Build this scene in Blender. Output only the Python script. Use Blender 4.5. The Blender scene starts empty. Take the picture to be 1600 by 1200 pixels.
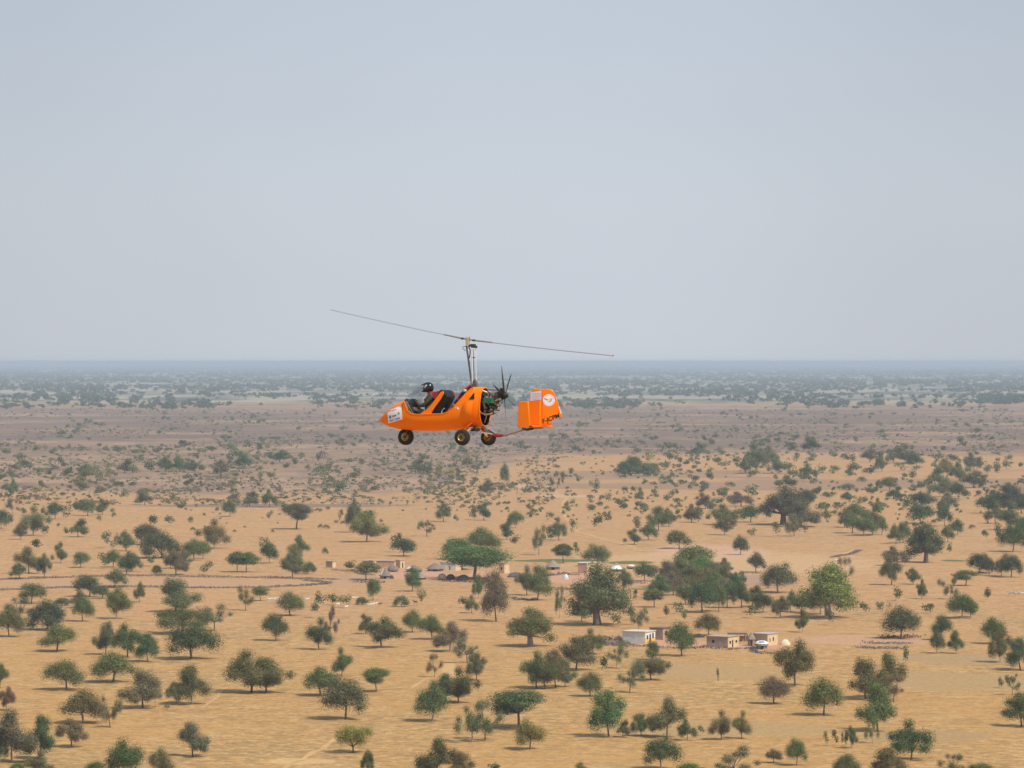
import bpy, math, random
import numpy as np
from mathutils import Vector, Matrix, noise as mnoise
R = math.radians
random.seed(7)
scene = bpy.context.scene
COL = scene.collection
# ------------------------------------------------------------------ camera
F = 6000.0; HC = 60.0; CX = 800.0; HY = 565.0          # focal length (photo px), eye height, principal column, horizon row
cam_d = bpy.data.cameras.new('camera'); cam = bpy.data.objects.new('camera', cam_d); COL.objects.link(cam)
cam.location = (0, 0, HC); cam.rotation_euler = (R(90), 0, 0)
cam_d.sensor_width = 36; cam_d.lens = F*36/1600; cam_d.shift_y = -(600-HY)/1600
cam_d.clip_start = 1; cam_d.clip_end = 500000
scene.camera = cam
# ------------------------------------------------------------------ sky, sun, exposure
SUN_EL, SUN_AZ = 50.0, 131.0                             # azimuth clockwise from +Y: from the right and behind the camera
w = bpy.data.worlds.new('World'); scene.world = w; w.use_nodes = True
nt = w.node_tree; nt.nodes.clear()
out = nt.nodes.new('ShaderNodeOutputWorld'); bg = nt.nodes.new('ShaderNodeBackground')
sky = nt.nodes.new('ShaderNodeTexSky'); sky.sky_type = 'NISHITA'; sky.sun_disc = False
sky.sun_elevation = R(SUN_EL); sky.sun_rotation = R(SUN_AZ); sky.air_density = 1.0; sky.dust_density = 3.0; sky.ozone_density = 2.0; sky.altitude = 100
mixs = nt.nodes.new('ShaderNodeMix'); mixs.data_type = 'RGBA'; mixs.inputs[0].default_value = 0.82
geo = nt.nodes.new('ShaderNodeTexCoord'); sepz = nt.nodes.new('ShaderNodeSeparateXYZ')
rmp = nt.nodes.new('ShaderNodeValToRGB')
mapz = nt.nodes.new('ShaderNodeMapRange'); mapz.inputs['From Min'].default_value = 0.0; mapz.inputs['From Max'].default_value = 0.4
nt.links.new(geo.outputs['Generated'], sepz.inputs[0]); nt.links.new(sepz.outputs['Z'], mapz.inputs['Value']); nt.links.new(mapz.outputs[0], rmp.inputs[0])
SKYS = 0.1
el = rmp.color_ramp.elements
el[0].position = 0.0; el[0].color = (6.5, 6.85, 7.55, 1)
el[1].position = 1.0; el[1].color = (3.4, 4.6, 6.2, 1)
e = el.new(0.10); e.color = (6.25, 6.75, 7.5, 1)
e = el.new(0.235); e.color = (5.45, 6.05, 6.95, 1)
nt.links.new(sky.outputs[0], mixs.inputs[6]); nt.links.new(rmp.outputs[0], mixs.inputs[7])
sepx = nt.nodes.new('ShaderNodeMapRange'); sepx.interpolation_type = 'SMOOTHERSTEP'      # sky colour brightened towards the middle, imitating lens vignetting
absx = nt.nodes.new('ShaderNodeMath'); absx.operation = 'ABSOLUTE'; nt.links.new(sepz.outputs['X'], absx.inputs[0]); nt.links.new(absx.outputs[0], sepx.inputs['Value'])
sepx.inputs['From Min'].default_value = 0; sepx.inputs['From Max'].default_value = .16; sepx.inputs['To Min'].default_value = 1.07; sepx.inputs['To Max'].default_value = .975
nzw = nt.nodes.new('ShaderNodeTexNoise'); nzw.inputs['Scale'].default_value = 14; nzw.inputs['Detail'].default_value = 3; nt.links.new(geo.outputs['Generated'], nzw.inputs['Vector'])
mrw = nt.nodes.new('ShaderNodeMapRange'); mrw.inputs['To Min'].default_value = .965; mrw.inputs['To Max'].default_value = 1.035; nt.links.new(nzw.outputs[0], mrw.inputs[0])
mw = nt.nodes.new('ShaderNodeMath'); mw.operation = 'MULTIPLY'; nt.links.new(sepx.outputs[0], mw.inputs[0]); nt.links.new(mrw.outputs[0], mw.inputs[1])
scw = nt.nodes.new('ShaderNodeVectorMath'); scw.operation = 'SCALE'; nt.links.new(mixs.outputs[2], scw.inputs[0]); nt.links.new(mw.outputs[0], scw.inputs['Scale']); nt.links.new(scw.outputs[0], bg.inputs[0]); bg.inputs[1].default_value = SKYS
nt.links.new(bg.outputs[0], out.inputs[0])
sun_d = bpy.data.lights.new('sun', 'SUN'); sun = bpy.data.objects.new('sun', sun_d); COL.objects.link(sun)
sun_d.energy = 4.0; sun_d.angle = R(0.6); sun_d.color = (1.0, 0.93, 0.82)
sdir = Vector((math.sin(R(SUN_AZ))*math.cos(R(SUN_EL)), math.cos(R(SUN_AZ))*math.cos(R(SUN_EL)), math.sin(R(SUN_EL))))
sun.rotation_euler = sdir.to_track_quat('Z', 'Y').to_euler()
scene.render.engine = 'CYCLES'
scene.view_settings.view_transform = 'Standard'; scene.view_settings.look = 'None'
scene.view_settings.exposure = 0.0; scene.view_settings.gamma = 1.0
scene.render.resolution_x = 1024; scene.render.resolution_y = 768
scene.cycles.volume_bounces = 0; scene.cycles.volume_max_steps = 64

# ------------------------------------------------------------------ helpers
def gpt(px, py):                                        # ground point seen at a photo pixel
    Y = F*HC/(py-HY); return Vector(((px-CX)*Y/F, Y, 0.0))
def mpp(py): return HC/(py-HY)                          # metres per photo pixel for things standing at that row
def tag(o, label=None, cat=None, group=None, kind=None):
    if label: o['label'] = label
    if cat: o['category'] = cat
    if group: o['group'] = group
    if kind: o['kind'] = kind
    return o
def empty(name, loc=(0,0,0), rz=0):
    o = bpy.data.objects.new(name, None); o.empty_display_size = .3; o.location = loc; o.rotation_euler = (0,0,rz); COL.objects.link(o); return o
MATS = {}
def mat(name, col, rough=.7, metal=0, var=0, scale=8, spec=.3, coat=0, bump=0):
    if name in MATS: return MATS[name]
    m = bpy.data.materials.new(name); m.use_nodes = True; n = m.node_tree.nodes; l = m.node_tree.links
    b = n['Principled BSDF']; b.inputs['Base Color'].default_value = (*col, 1); b.inputs['Roughness'].default_value = rough
    b.inputs['Metallic'].default_value = metal; b.inputs['Specular IOR Level'].default_value = spec
    b.inputs['Coat Weight'].default_value = coat; b.inputs['Coat Roughness'].default_value = .08
    if var or bump:
        tc = n.new('ShaderNodeTexCoord'); nz = n.new('ShaderNodeTexNoise'); nz.inputs['Scale'].default_value = scale; nz.inputs['Detail'].default_value = 5
        l.new(tc.outputs['Object'], nz.inputs['Vector'])
        mr = n.new('ShaderNodeMapRange'); mr.inputs['From Min'].default_value = .3; mr.inputs['From Max'].default_value = .7
        mr.inputs['To Min'].default_value = 1-var; mr.inputs['To Max'].default_value = 1+var
        mx = n.new('ShaderNodeVectorMath'); mx.operation = 'SCALE'; mx.inputs[0].default_value = col
        l.new(nz.outputs[0], mr.inputs[0]); l.new(mr.outputs[0], mx.inputs['Scale']); l.new(mx.outputs[0], b.inputs['Base Color'])
        if bump:
            bp = n.new('ShaderNodeBump'); bp.inputs['Strength'].default_value = bump; bp.inputs['Distance'].default_value = .05
            l.new(nz.outputs[0], bp.inputs['Height']); l.new(bp.outputs[0], b.inputs['Normal'])
    MATS[name] = m; return m
class MB:
    def __init__(s): s.v = []; s.f = []; s.m = []; s.mats = []
    def mi(s, m):
        if m not in s.mats: s.mats.append(m)
        return s.mats.index(m)
    def add(s, vs, fs, m):
        o = len(s.v); k = s.mi(m); s.v += [tuple(v) for v in vs]; s.f += [tuple(i+o for i in f) for f in fs]; s.m += [k]*len(fs); return s
    def box(s, c, d, m, rot=None):
        c = Vector(c); h = Vector(d)/2; vs = []
        for x in (-1,1):
            for y in (-1,1):
                for z in (-1,1):
                    p = Vector((x*h.x, y*h.y, z*h.z)); vs.append(c+(rot @ p if rot else p))
        return s.add(vs, [(0,1,3,2),(4,6,7,5),(0,4,5,1),(2,3,7,6),(0,2,6,4),(1,5,7,3)], m)
    def cyl(s, a, b, r1, m, r2=None, n=12, cap=True, sy=1):
        a = Vector(a); b = Vector(b); r2 = r1 if r2 is None else r2; d = (b-a).normalized()
        u = d.orthogonal().normalized(); w_ = d.cross(u); vs = []
        for p, r in ((a, r1), (b, r2)):
            for i in range(n):
                t = 2*math.pi*i/n; vs.append(p+u*r*math.cos(t)+w_*r*math.sin(t)*sy)
        fs = [(i, (i+1) % n, n+(i+1) % n, n+i) for i in range(n)]
        if cap: fs += [tuple(range(n))[::-1], tuple(range(n, 2*n))]
        return s.add(vs, fs, m)
    def tube(s, pts, r, m, n=8):
        pts = [Vector(p) for p in pts]; rs = r if isinstance(r, (list, tuple)) else [r]*len(pts); vs = []; u = None
        for i, p in enumerate(pts):
            d = (pts[min(i+1, len(pts)-1)]-pts[max(i-1, 0)]).normalized()
            u = d.orthogonal().normalized() if u is None else (u-d*u.dot(d)).normalized(); w_ = d.cross(u)
            for k in range(n):
                t = 2*math.pi*k/n; vs.append(p+(u*math.cos(t)+w_*math.sin(t))*rs[i])
        fs = [(i*n+k, i*n+(k+1) % n, (i+1)*n+(k+1) % n, (i+1)*n+k) for i in range(len(pts)-1) for k in range(n)]
        fs += [tuple(range(n))[::-1], tuple(range((len(pts)-1)*n, len(pts)*n))]
        return s.add(vs, fs, m)
    def ell(s, c, r, m, n=14, k=9, rot=None):
        c = Vector(c); vs = []
        for j in range(k+1):
            a = math.pi*j/k
            for i in range(n):
                t = 2*math.pi*i/n; p = Vector((r[0]*math.sin(a)*math.cos(t), r[1]*math.sin(a)*math.sin(t), r[2]*math.cos(a)))
                vs.append(c+(rot @ p if rot else p))
        return s.add(vs, [(j*n+i, (j+1)*n+i, (j+1)*n+(i+1) % n, j*n+(i+1) % n) for j in range(k) for i in range(n)], m)
    def prism(s, pts, off, m):                          # closed polygon + extrusion vector
        off = Vector(off); n = len(pts); vs = [Vector(p) for p in pts]+[Vector(p)+off for p in pts]
        return s.add(vs, [tuple(range(n)), tuple(range(n, 2*n))[::-1]]+[(i, n+i, n+(i+1) % n, (i+1) % n) for i in range(n)], m)
    def grid(s, rows, m, close=False):
        n = len(rows[0]); vs = [p for r in rows for p in r]
        return s.add(vs, [(j*n+i, j*n+(i+1) % n, (j+1)*n+(i+1) % n, (j+1)*n+i) for j in range(len(rows)-1) for i in range(n if close else n-1)], m)
    def mesh(s, name, smooth=False):
        me = bpy.data.meshes.new(name); me.from_pydata(s.v, [], s.f)
        for m in s.mats: me.materials.append(m)
        me.polygons.foreach_set('material_index', s.m)
        if smooth: me.polygons.foreach_set('use_smooth', [True]*len(s.f))
        me.update(); return me
    def build(s, name, parent=None, smooth=False, bevel=0):
        me = s.mesh(name, smooth); o = bpy.data.objects.new(name, me); COL.objects.link(o)
        if smooth:
            try: me.set_sharp_from_angle(angle=R(40))
            except Exception: pass
        if parent: o.parent = parent
        if bevel:
            b = o.modifiers.new('bevel', 'BEVEL'); b.width = bevel; b.segments = 2; b.limit_method = 'ANGLE'
        return o

# ------------------------------------------------------------------ ground
def ground_material():
    m = bpy.data.materials.new('dry_savanna'); m.use_nodes = True; n = m.node_tree.nodes; l = m.node_tree.links
    b = n['Principled BSDF']; b.inputs['Roughness'].default_value = .95; b.inputs['Specular IOR Level'].default_value = .05
    g = n.new('ShaderNodeNewGeometry')
    def math_(op, a, b_=None, c=None, clamp=False):
        q = n.new('ShaderNodeMath'); q.operation = op; q.use_clamp = clamp
        for i, v in enumerate((a, b_, c)):
            if v is None: continue
            if isinstance(v, (int, float)): q.inputs[i].default_value = v
            else: l.new(v, q.inputs[i])
        return q.outputs[0]
    def noise(sx, sy, detail=4, rough=.55, off=0):
        mp = n.new('ShaderNodeMapping'); mp.inputs['Scale'].default_value = (sx, sy, 1); mp.inputs['Location'].default_value = (off, off*1.7, 0)
        nz = n.new('ShaderNodeTexNoise'); nz.inputs['Scale'].default_value = 1; nz.inputs['Detail'].default_value = detail; nz.inputs['Roughness'].default_value = rough
        l.new(g.outputs['Position'], mp.inputs[0]); l.new(mp.outputs[0], nz.inputs['Vector']); return nz.outputs[0]
    def step(v, lo, hi):
        r = n.new('ShaderNodeMapRange'); r.interpolation_type = 'SMOOTHSTEP'; r.inputs['From Min'].default_value = lo; r.inputs['From Max'].default_value = hi
        l.new(v, r.inputs['Value']); return r.outputs[0]
    def mix(f, a, b_):
        q = n.new('ShaderNodeMix'); q.data_type = 'RGBA'
        if isinstance(f, float): q.inputs[0].default_value = f
        else: l.new(f, q.inputs[0])
        for k, v in ((6, a), (7, b_)):
            if isinstance(v, tuple): q.inputs[k].default_value = (*v, 1)
            else: l.new(v, q.inputs[k])
        return q.outputs[2]
    sep = n.new('ShaderNodeSeparateXYZ'); l.new(g.outputs['Position'], sep.inputs[0]); X = sep.outputs[0]; Y = sep.outputs[1]
    fine = noise(1.1, .9, 5, .7); mid = noise(.12, .10, 5, .6, 5); big = noise(.013, .011, 4, .55, 9); huge = noise(.0016, .0022, 4, .55, 3)
    tuft = noise(.45, .30, 4, .65, 21); strk = noise(.10, .14, 7, .75, 33); strk2 = noise(.42, .36, 7, .80, 77)
    straw = (.49, .272, .096); earth = (.51, .280, .128); pale = (.56, .37, .18); olive = (.34, .235, .105); burnt = (.165, .110, .085); brown = (.30, .19, .120)
    near = step(Y, 700, 1000)
    c = mix(near, straw, earth)
    c = mix(math_('MULTIPLY', step(mid, .50, .72), .55), c, pale)
    c = mix(math_('MULTIPLY', math_('MULTIPLY', step(big, .48, .66), step(tuft, .40, .62)), math_('SUBTRACT', .85, math_('MULTIPLY', near, .55))), c, olive)
    c = mix(math_('MULTIPLY', step(tuft, .54, .72), .38), c, (.25, .165, .08))
    c = mix(math_('MULTIPLY', step(strk, .49, .63), .62), c, (.32, .185, .080))
    grassy = math_('ADD', .62, math_('MULTIPLY', step(big, .40, .58), math_('SUBTRACT', .75, math_('MULTIPLY', near, .45))))
    c = mix(math_('MULTIPLY', math_('MULTIPLY', step(strk2, .48, .66), .80), grassy), c, (.28, .175, .075))
    c = mix(math_('MULTIPLY', math_('MULTIPLY', step(strk2, .50, .34), .70), grassy), c, (.62, .42, .20))
    # the ploughed and burnt country in the middle distance
    yw = math_('ADD', Y, math_('MULTIPLY', math_('SUBTRACT', huge, .5), 900.0))
    yw = math_('ADD', yw, math_('MULTIPLY', math_('SUBTRACT', big, .5), 240.0))
    ang = math_('DIVIDE', X, Y)
    edge = math_('ADD', 1660.0, math_('MULTIPLY', step(ang, -.035, .02), 800.0))     # the brown land starts farther off on the right
    brownmask = math_('MULTIPLY', step(math_('ADD', math_('SUBTRACT', yw, edge), math_('MULTIPLY', math_('SUBTRACT', noise(.02, .006, 5, .7, 120), .5), 900.0)), -150, 230), math_('SUBTRACT', 1.0, step(yw, 5100, 5900)))
    streak = noise(.0045, .0050, 6, .68, 40)
    patch = mix(step(streak, .46, .60), brown, (.42, .265, .16))
    patch = mix(math_('MULTIPLY', step(noise(.05, .012, 5, .7, 60), .45, .60), .7), patch, burnt)
    patch = mix(math_('MULTIPLY', step(noise(.03, .010, 5, .7, 90), .52, .66), .6), patch, (.42, .29, .19))
    deep = math_('MULTIPLY', step(yw, 2300, 2900), math_('SUBTRACT', 1.0, step(yw, 4300, 5300)))
    patch = mix(math_('MULTIPLY', deep, math_('MULTIPLY', step(streak, .66, .42), .9)), patch, burnt)
    c = mix(math_('MULTIPLY', brownmask, .93), c, patch)
    band = math_('MULTIPLY', math_('MULTIPLY', step(yw, 1800, 1860), math_('SUBTRACT', 1.0, step(yw, 1985, 2040))), step(ang, .0, .01))
    c = mix(math_('MULTIPLY', band, .75), c, brown)
    # beyond: scrub and pale fields
    far = step(yw, 5200, 6000)
    scrub = mix(step(noise(.0045, .0016, 6, .75, 70), .42, .56), (.12, .115, .08), (.42, .34, .235))
    c = mix(far, c, scrub)
    def blob(c, px, py, rx, ry, col, f=.9):              # a patch of other soil round a place on the plain
        p = gpt(px, py); k = mpp(py); q = n.new('ShaderNodeVectorMath'); q.operation = 'SUBTRACT'; q.inputs[1].default_value = p; l.new(g.outputs['Position'], q.inputs[0])
        dy_ = (gpt(px, py-ry).y-gpt(px, py+ry).y)/2
        q2 = n.new('ShaderNodeVectorMath'); q2.operation = 'MULTIPLY'; q2.inputs[1].default_value = (1/(rx*k), 1/dy_, 0); l.new(q.outputs[0], q2.inputs[0])
        q3 = n.new('ShaderNodeVectorMath'); q3.operation = 'LENGTH'; l.new(q2.outputs[0], q3.inputs[0])
        d = math_('ADD', q3.outputs['Value'], math_('MULTIPLY', math_('SUBTRACT', mid, .5), 1.6))
        return mix(math_('MULTIPLY', math_('SUBTRACT', 1.0, step(d, .75, 1.15)), f), c, col)
    pink = (.56, .30, .19)
    for a in ((1062,1004,48,6,pink),(1165,1011,70,4.5,pink),(645,899,62,6,pink),(655,891,40,3,pink),(885,902,38,9,pink),(1003,909,26,5,pink),(760,898,30,6,pink),
              (1130,880,260,20,(.55,.34,.175)),(1190,906,60,9,(.40,.245,.16)),(1110,862,90,12,(.56,.34,.21)),(560,905,50,5,(.42,.27,.18)),
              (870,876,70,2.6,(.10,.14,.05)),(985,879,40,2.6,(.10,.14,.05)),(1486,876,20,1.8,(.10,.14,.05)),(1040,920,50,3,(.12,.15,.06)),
              (250,911,330,7,(.47,.28,.15)),(1500,1030,110,8,(.40,.26,.13)),(1120,1050,110,14,(.43,.27,.12)),(1350,1000,120,8,(.52,.30,.17)),
              (1480,1065,140,16,(.42,.27,.12)),(1130,1140,200,12,(.42,.27,.12)),(1440,1150,120,10,(.40,.255,.115)),(820,760,26,3,(.56,.34,.22)),(880,775,50,2.5,(.56,.35,.22)),(470,1190,60,5,(.60,.38,.17)),(700,1050,12,16,(.58,.36,.16)),(430,790,220,3,(.24,.16,.12))):
        c = blob(c, *a)
    fv = n.new('ShaderNodeMapRange'); fv.inputs['From Min'].default_value = .3; fv.inputs['From Max'].default_value = .7; fv.inputs['To Min'].default_value = .80; fv.inputs['To Max'].default_value = 1.2
    l.new(fine, fv.inputs[0]); sc = n.new('ShaderNodeVectorMath'); sc.operation = 'SCALE'; l.new(c, sc.inputs[0]); l.new(fv.outputs[0], sc.inputs['Scale'])
    l.new(sc.outputs[0], b.inputs['Base Color'])
    bp = n.new('ShaderNodeBump'); bp.inputs['Strength'].default_value = .6; bp.inputs['Distance'].default_value = .5
    l.new(tuft, bp.inputs['Height']); l.new(bp.outputs[0], b.inputs['Normal'])
    return m
g = MB(); GM = ground_material()
ys = [-3000, 300, 500, 700, 1000, 1500, 2500, 5000, 12000, 40000, 150000, 420000]
g.grid([[(x*max(abs(y)*.45, 3000), y, 0) for x in (-1,-.5,0,.5,1)] for y in ys], GM)
tag(g.build('ground'), kind='structure')

PATHM = mat('trodden_path', (.56,.345,.150), .95, var=.15, scale=.3, spec=.05)
def path(pts, wm, seed):
    P_ = [gpt(*p) for p in pts]; rng = random.Random(seed); L_ = []; R_ = []
    for a, c in zip(P_[:-1], P_[1:]):
        n_ = max(3, int((c-a).length/4))
        for i in range(n_):
            q_ = a.lerp(c, i/n_); d_ = (c-a).normalized(); sd = Vector((-d_.y, d_.x, 0)); o_ = math.sin(i*.25+seed)*.5+rng.uniform(-.2,.2); w_ = wm*rng.uniform(.55,1.15)
            L_.append(q_+sd*(o_+w_/2)+Vector((0,0,.03))); R_.append(q_+sd*(o_-w_/2)+Vector((0,0,.03)))
    b_ = MB(); b_.grid([L_, R_], PATHM); tag(b_.build('path'), kind='structure')
for k_, (pts, wm) in enumerate(([[(425,1215),(470,1188),(505,1170),(530,1152),(548,1146)],1.0],[[(848,752),(862,766),(884,778),(878,800),(905,832),(960,846),(1010,862)],1.8],[[(320,1106),(345,1085),(358,1070)],.7],
        [[(1500,1010),(1440,1022),(1330,1026),(1250,1024)],1.0],[[(200,1000),(420,992),(640,1003),(900,1022)],.8],[[(640,1075),(660,1062),(700,1050)],.7],[[(1040,870),(1150,856),(1300,872),(1345,858)],1.5])): path(pts, wm, k_)
# ------------------------------------------------------------------ vegetation
TONE = {'g': (.165,.175,.068), 'd': (.115,.138,.058), 'l': (.145,.205,.064), 'o': (.250,.235,.070), 'y': (.188,.188,.090), 'b': (.185,.165,.100)}
def leaf_material():
    m = bpy.data.materials.new('foliage'); m.use_nodes = True; n = m.node_tree.nodes; l = m.node_tree.links; n.clear()
    o = n.new('ShaderNodeOutputMaterial'); oi = n.new('ShaderNodeObjectInfo'); g = n.new('ShaderNodeNewGeometry')
    mr = n.new('ShaderNodeMapRange'); mr.inputs['To Min'].default_value = .60; mr.inputs['To Max'].default_value = 1.45; l.new(g.outputs['Random Per Island'], mr.inputs[0])
    sc = n.new('ShaderNodeVectorMath'); sc.operation = 'SCALE'; l.new(oi.outputs['Color'], sc.inputs[0]); l.new(mr.outputs[0], sc.inputs['Scale'])
    d = n.new('ShaderNodeBsdfDiffuse'); t = n.new('ShaderNodeBsdfTranslucent'); x = n.new('ShaderNodeMixShader'); x.inputs[0].default_value = .22
    l.new(sc.outputs[0], d.inputs[0]); l.new(sc.outputs[0], t.inputs[0]); l.new(d.outputs[0], x.inputs[1]); l.new(t.outputs[0], x.inputs[2]); l.new(x.outputs[0], o.inputs[0]); return m
LEAF = leaf_material()
BARK = mat('bark', (.17,.125,.095), .9, var=.3, scale=6); BARKP = mat('pale_bark', (.36,.29,.24), .9, var=.25, scale=6)
TWIG = mat('thorn_twigs', (.22,.17,.14), .95, var=.35, scale=1.5)
def lobes_for(kind, rng):
    L = []
    U = rng.uniform
    if kind == 'R':
        for i in range(13):
            a = i*2.4+U(-.4,.4); q = math.sqrt((i+.5)/13); r = U(.14,.21)
            L.append((math.cos(a)*q*.33, math.sin(a)*q*.33, .50+U(-.10,.08)+.24*(1-q*q), r, r*.85))
        L.append((0,0,.60,.25,.22))
    elif kind == 'L':
        k = int(U(7,11)); a0 = U(0,6.28)
        for i in range(k):
            a = a0+i*2.4+U(-.6,.6); q = U(.05,.36); r = U(.11,.20)
            L.append((math.cos(a)*q, math.sin(a)*q, U(.40,.84-.5*q), r, r*U(.7,1.0)))
        L.append((U(-.05,.05),0,.58,.20,.18)); L.append((U(-.12,.12),U(-.1,.1),.84,.13,.13))
    elif kind == 'U':
        for i in range(12):
            a = i*2.4+U(-.4,.4); q = math.sqrt((i+.5)/12); r = U(.15,.22)
            L.append((math.cos(a)*q*.34, math.sin(a)*q*.34, .70+U(-.03,.03)+.16*(1-q*q), r, r*.48))
        for i in range(6):
            a = U(0,6.28); L.append((math.cos(a)*.22, math.sin(a)*.22, .60, .18, .11))
    elif kind == 'T':
        for i in range(8):
            z = .28+.62*i/7; a = U(0,6.28); q = U(.05,.22)*(1-abs(z-.5)); r = U(.18,.27)*(1.05-.5*z)
            L.append((math.cos(a)*q, math.sin(a)*q, z, r*1.25, r*.62))
    elif kind == 'S':
        for i in range(11):
            a = i*2.4+U(-.6,.6); q = U(.08,.40); r = U(.07,.13)
            L.append((math.cos(a)*q, math.sin(a)*q, U(.42,.90-.4*q), r, r*.9))
    elif kind == 'B':
        for i in range(24):
            a = i*2.4+U(-.4,.4); q = math.sqrt((i+.5)/24); r = U(.12,.19)
            L.append((math.cos(a)*q*.38, math.sin(a)*q*.38, .42+U(-.12,.14)+.30*(1-q*q), r, r*.8))
        L.append((0,0,.62,.22,.20)); L.append((.05,.03,.85,.15,.12))
    elif kind == 'N':
        for i in range(12):
            a = i*2.4+U(-.4,.4); q = math.sqrt((i+.5)/12); r = U(.14,.20)
            L.append((math.cos(a)*q*.34, math.sin(a)*q*.34, .25+U(0,.12)+.40*(1-q*q), r, r*1.1))
    elif kind == 'V':
        for i in range(11):
            a = i*2.4; q = math.sqrt((i+.5)/11); r = U(.11,.16)
            L.append((math.cos(a)*q*.36, math.sin(a)*q*.36, .66+U(-.06,.10)+.06*q, r, r*1.7))
    return L
ZB = {'R': .12, 'L': .12, 'U': .34, 'T': .10, 'S': .14, 'B': .07, 'N': .0, 'V': .20}
def norm_lobes(kind, L):
    x0 = min(l[0]-l[3] for l in L); x1 = max(l[0]+l[3] for l in L); y0 = min(l[1]-l[3] for l in L); y1 = max(l[1]+l[3] for l in L)
    z0 = min(l[2]-l[4] for l in L); z1 = max(l[2]+l[4] for l in L); k = 2.16/((x1-x0)+(y1-y0)); kz = (1-ZB[kind])/(z1-z0)
    return [((l[0]-(x0+x1)/2)*k, (l[1]-(y0+y1)/2)*k, ZB[kind]+(l[2]-z0)*kz, l[3]*k*1.08, l[4]*kz*1.10) for l in L]
def leaves(L, count, size, rng, shell=.55):
    """numpy quads spread through the lobes: returns verts (4n,3)"""
    g = np.random.default_rng(rng.randrange(1<<30))
    w_ = np.array([l[3]**2*l[4] for l in L])**.7; w_ /= w_.sum()
    idx = g.choice(len(L), count, p=w_); A = np.array(L)[idx]
    d = g.normal(size=(count,3)); d /= np.linalg.norm(d, axis=1)[:,None]
    rad = (shell+(1-shell)*g.random(count)**.6)*(1+.12*g.normal(size=count).clip(-1.2,1.4))
    P = A[:,:3]+d*rad[:,None]*np.stack([A[:,3],A[:,3],A[:,4]],1)
    nrm = d*1.0+g.normal(size=(count,3))*.40; nrm[:,2] += .25; nrm /= np.linalg.norm(nrm, axis=1)[:,None]
    h = g.normal(size=(count,3)); u = np.cross(nrm, h); u /= np.linalg.norm(u, axis=1)[:,None]; v = np.cross(nrm, u)
    s = size*g.uniform(.6,1.35,count); u *= s[:,None]; v *= (s*g.uniform(.45,.9,count))[:,None]
    return np.stack([P-u, P-v*.9, P+u, P+v*.9], 1).reshape(-1,3)
def quad_mesh(name, V, mats, extra=None):
    """V: quads; extra: an MB whose geometry is appended"""
    n = len(V)//4; me = bpy.data.meshes.new(name)
    fs = [tuple(range(4*i,4*i+4)) for i in range(n)]; vs = V.tolist(); mi = [0]*n
    if extra:
        o = len(vs); vs += extra.v; fs += [tuple(i+o for i in f) for f in extra.f]; mi += [1]*len(extra.f)
    me.from_pydata(vs, [], fs)
    for m in mats: me.materials.append(m)
    me.polygons.foreach_set('material_index', mi); me.update(); return me
def trunk_mb(kind, L, rng, bark, seg=6, limbs=True):
    b = MB(); thick = {'B': .060, 'R': .021, 'L': .020, 'U': .021, 'T': .026, 'S': .018, 'N': .02, 'V': .024}[kind]
    lean = (rng.uniform(-.04,.04), rng.uniform(-.04,.04)); zt = {'U': .42, 'B': .30, 'V': .22, 'N': .15}.get(kind, .32)
    top = Vector((lean[0], lean[1], zt))
    b.tube([(0,0,-.02),(0,0,.03),(lean[0]*.5,lean[1]*.5,zt*.55),top], [thick*1.6,thick*1.15,thick*.9,thick*.8], bark, seg)
    if limbs:
        for l in L:
            if rng.random() < .8:
                e_ = Vector(l[:3]); mid = top.lerp(e_, .5)+Vector((rng.uniform(-.03,.03), rng.uniform(-.03,.03), -.04))
                b.tube([top-Vector((0,0,.03)), mid, e_], [thick*.5, thick*.3, thick*.12], bark, 4)
                if kind in 'SV':
                    for q in range(3):
                        b.tube([mid, e_+Vector([rng.uniform(-.09,.09) for _ in range(3)])], [thick*.22, thick*.06], bark, 3)
    return b
VAR = {}
def variants(kind, lod):
    key = (kind, lod)
    if key in VAR: return VAR[key]
    out_ = []
    for sd in range(4 if lod == 0 and kind in 'RLS' else (3 if lod < 2 else 2)):
        rng = random.Random(sum(map(ord, kind))*31+lod*1000+sd); L = norm_lobes(kind, lobes_for(kind, rng))
        cnt = {0: 10500, 1: 4200, 2: 1000}[lod]; sz = {0: .0120, 1: .0190, 2: .034}[lod]
        if kind == 'S': cnt = int(cnt*.55); sz *= .85
        if kind in 'BN': cnt = int(cnt*1.25)
        V = leaves(L, cnt, sz, rng, shell=.5)
        if lod < 2: # dark inner mass: larger leaves deeper in
            V = np.concatenate([V, leaves([(l[0],l[1],l[2],l[3]*.62,l[4]*.62) for l in L], int(cnt*.22), sz*1.9, rng, .2)])
        tb = [trunk_mb(kind, L, random.Random(sd+5), bk, 7 if lod == 0 else 5, lod < 2) for bk in (BARK, BARKP)]
        if lod < 2: out_.append((quad_mesh('crown', V, [LEAF]), tb[0].mesh('trunk', True), tb[1].mesh('trunk', True)))
        else: out_.append(quad_mesh('tree', V, [LEAF, BARK], tb[0]))
    VAR[key] = out_; return out_

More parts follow.
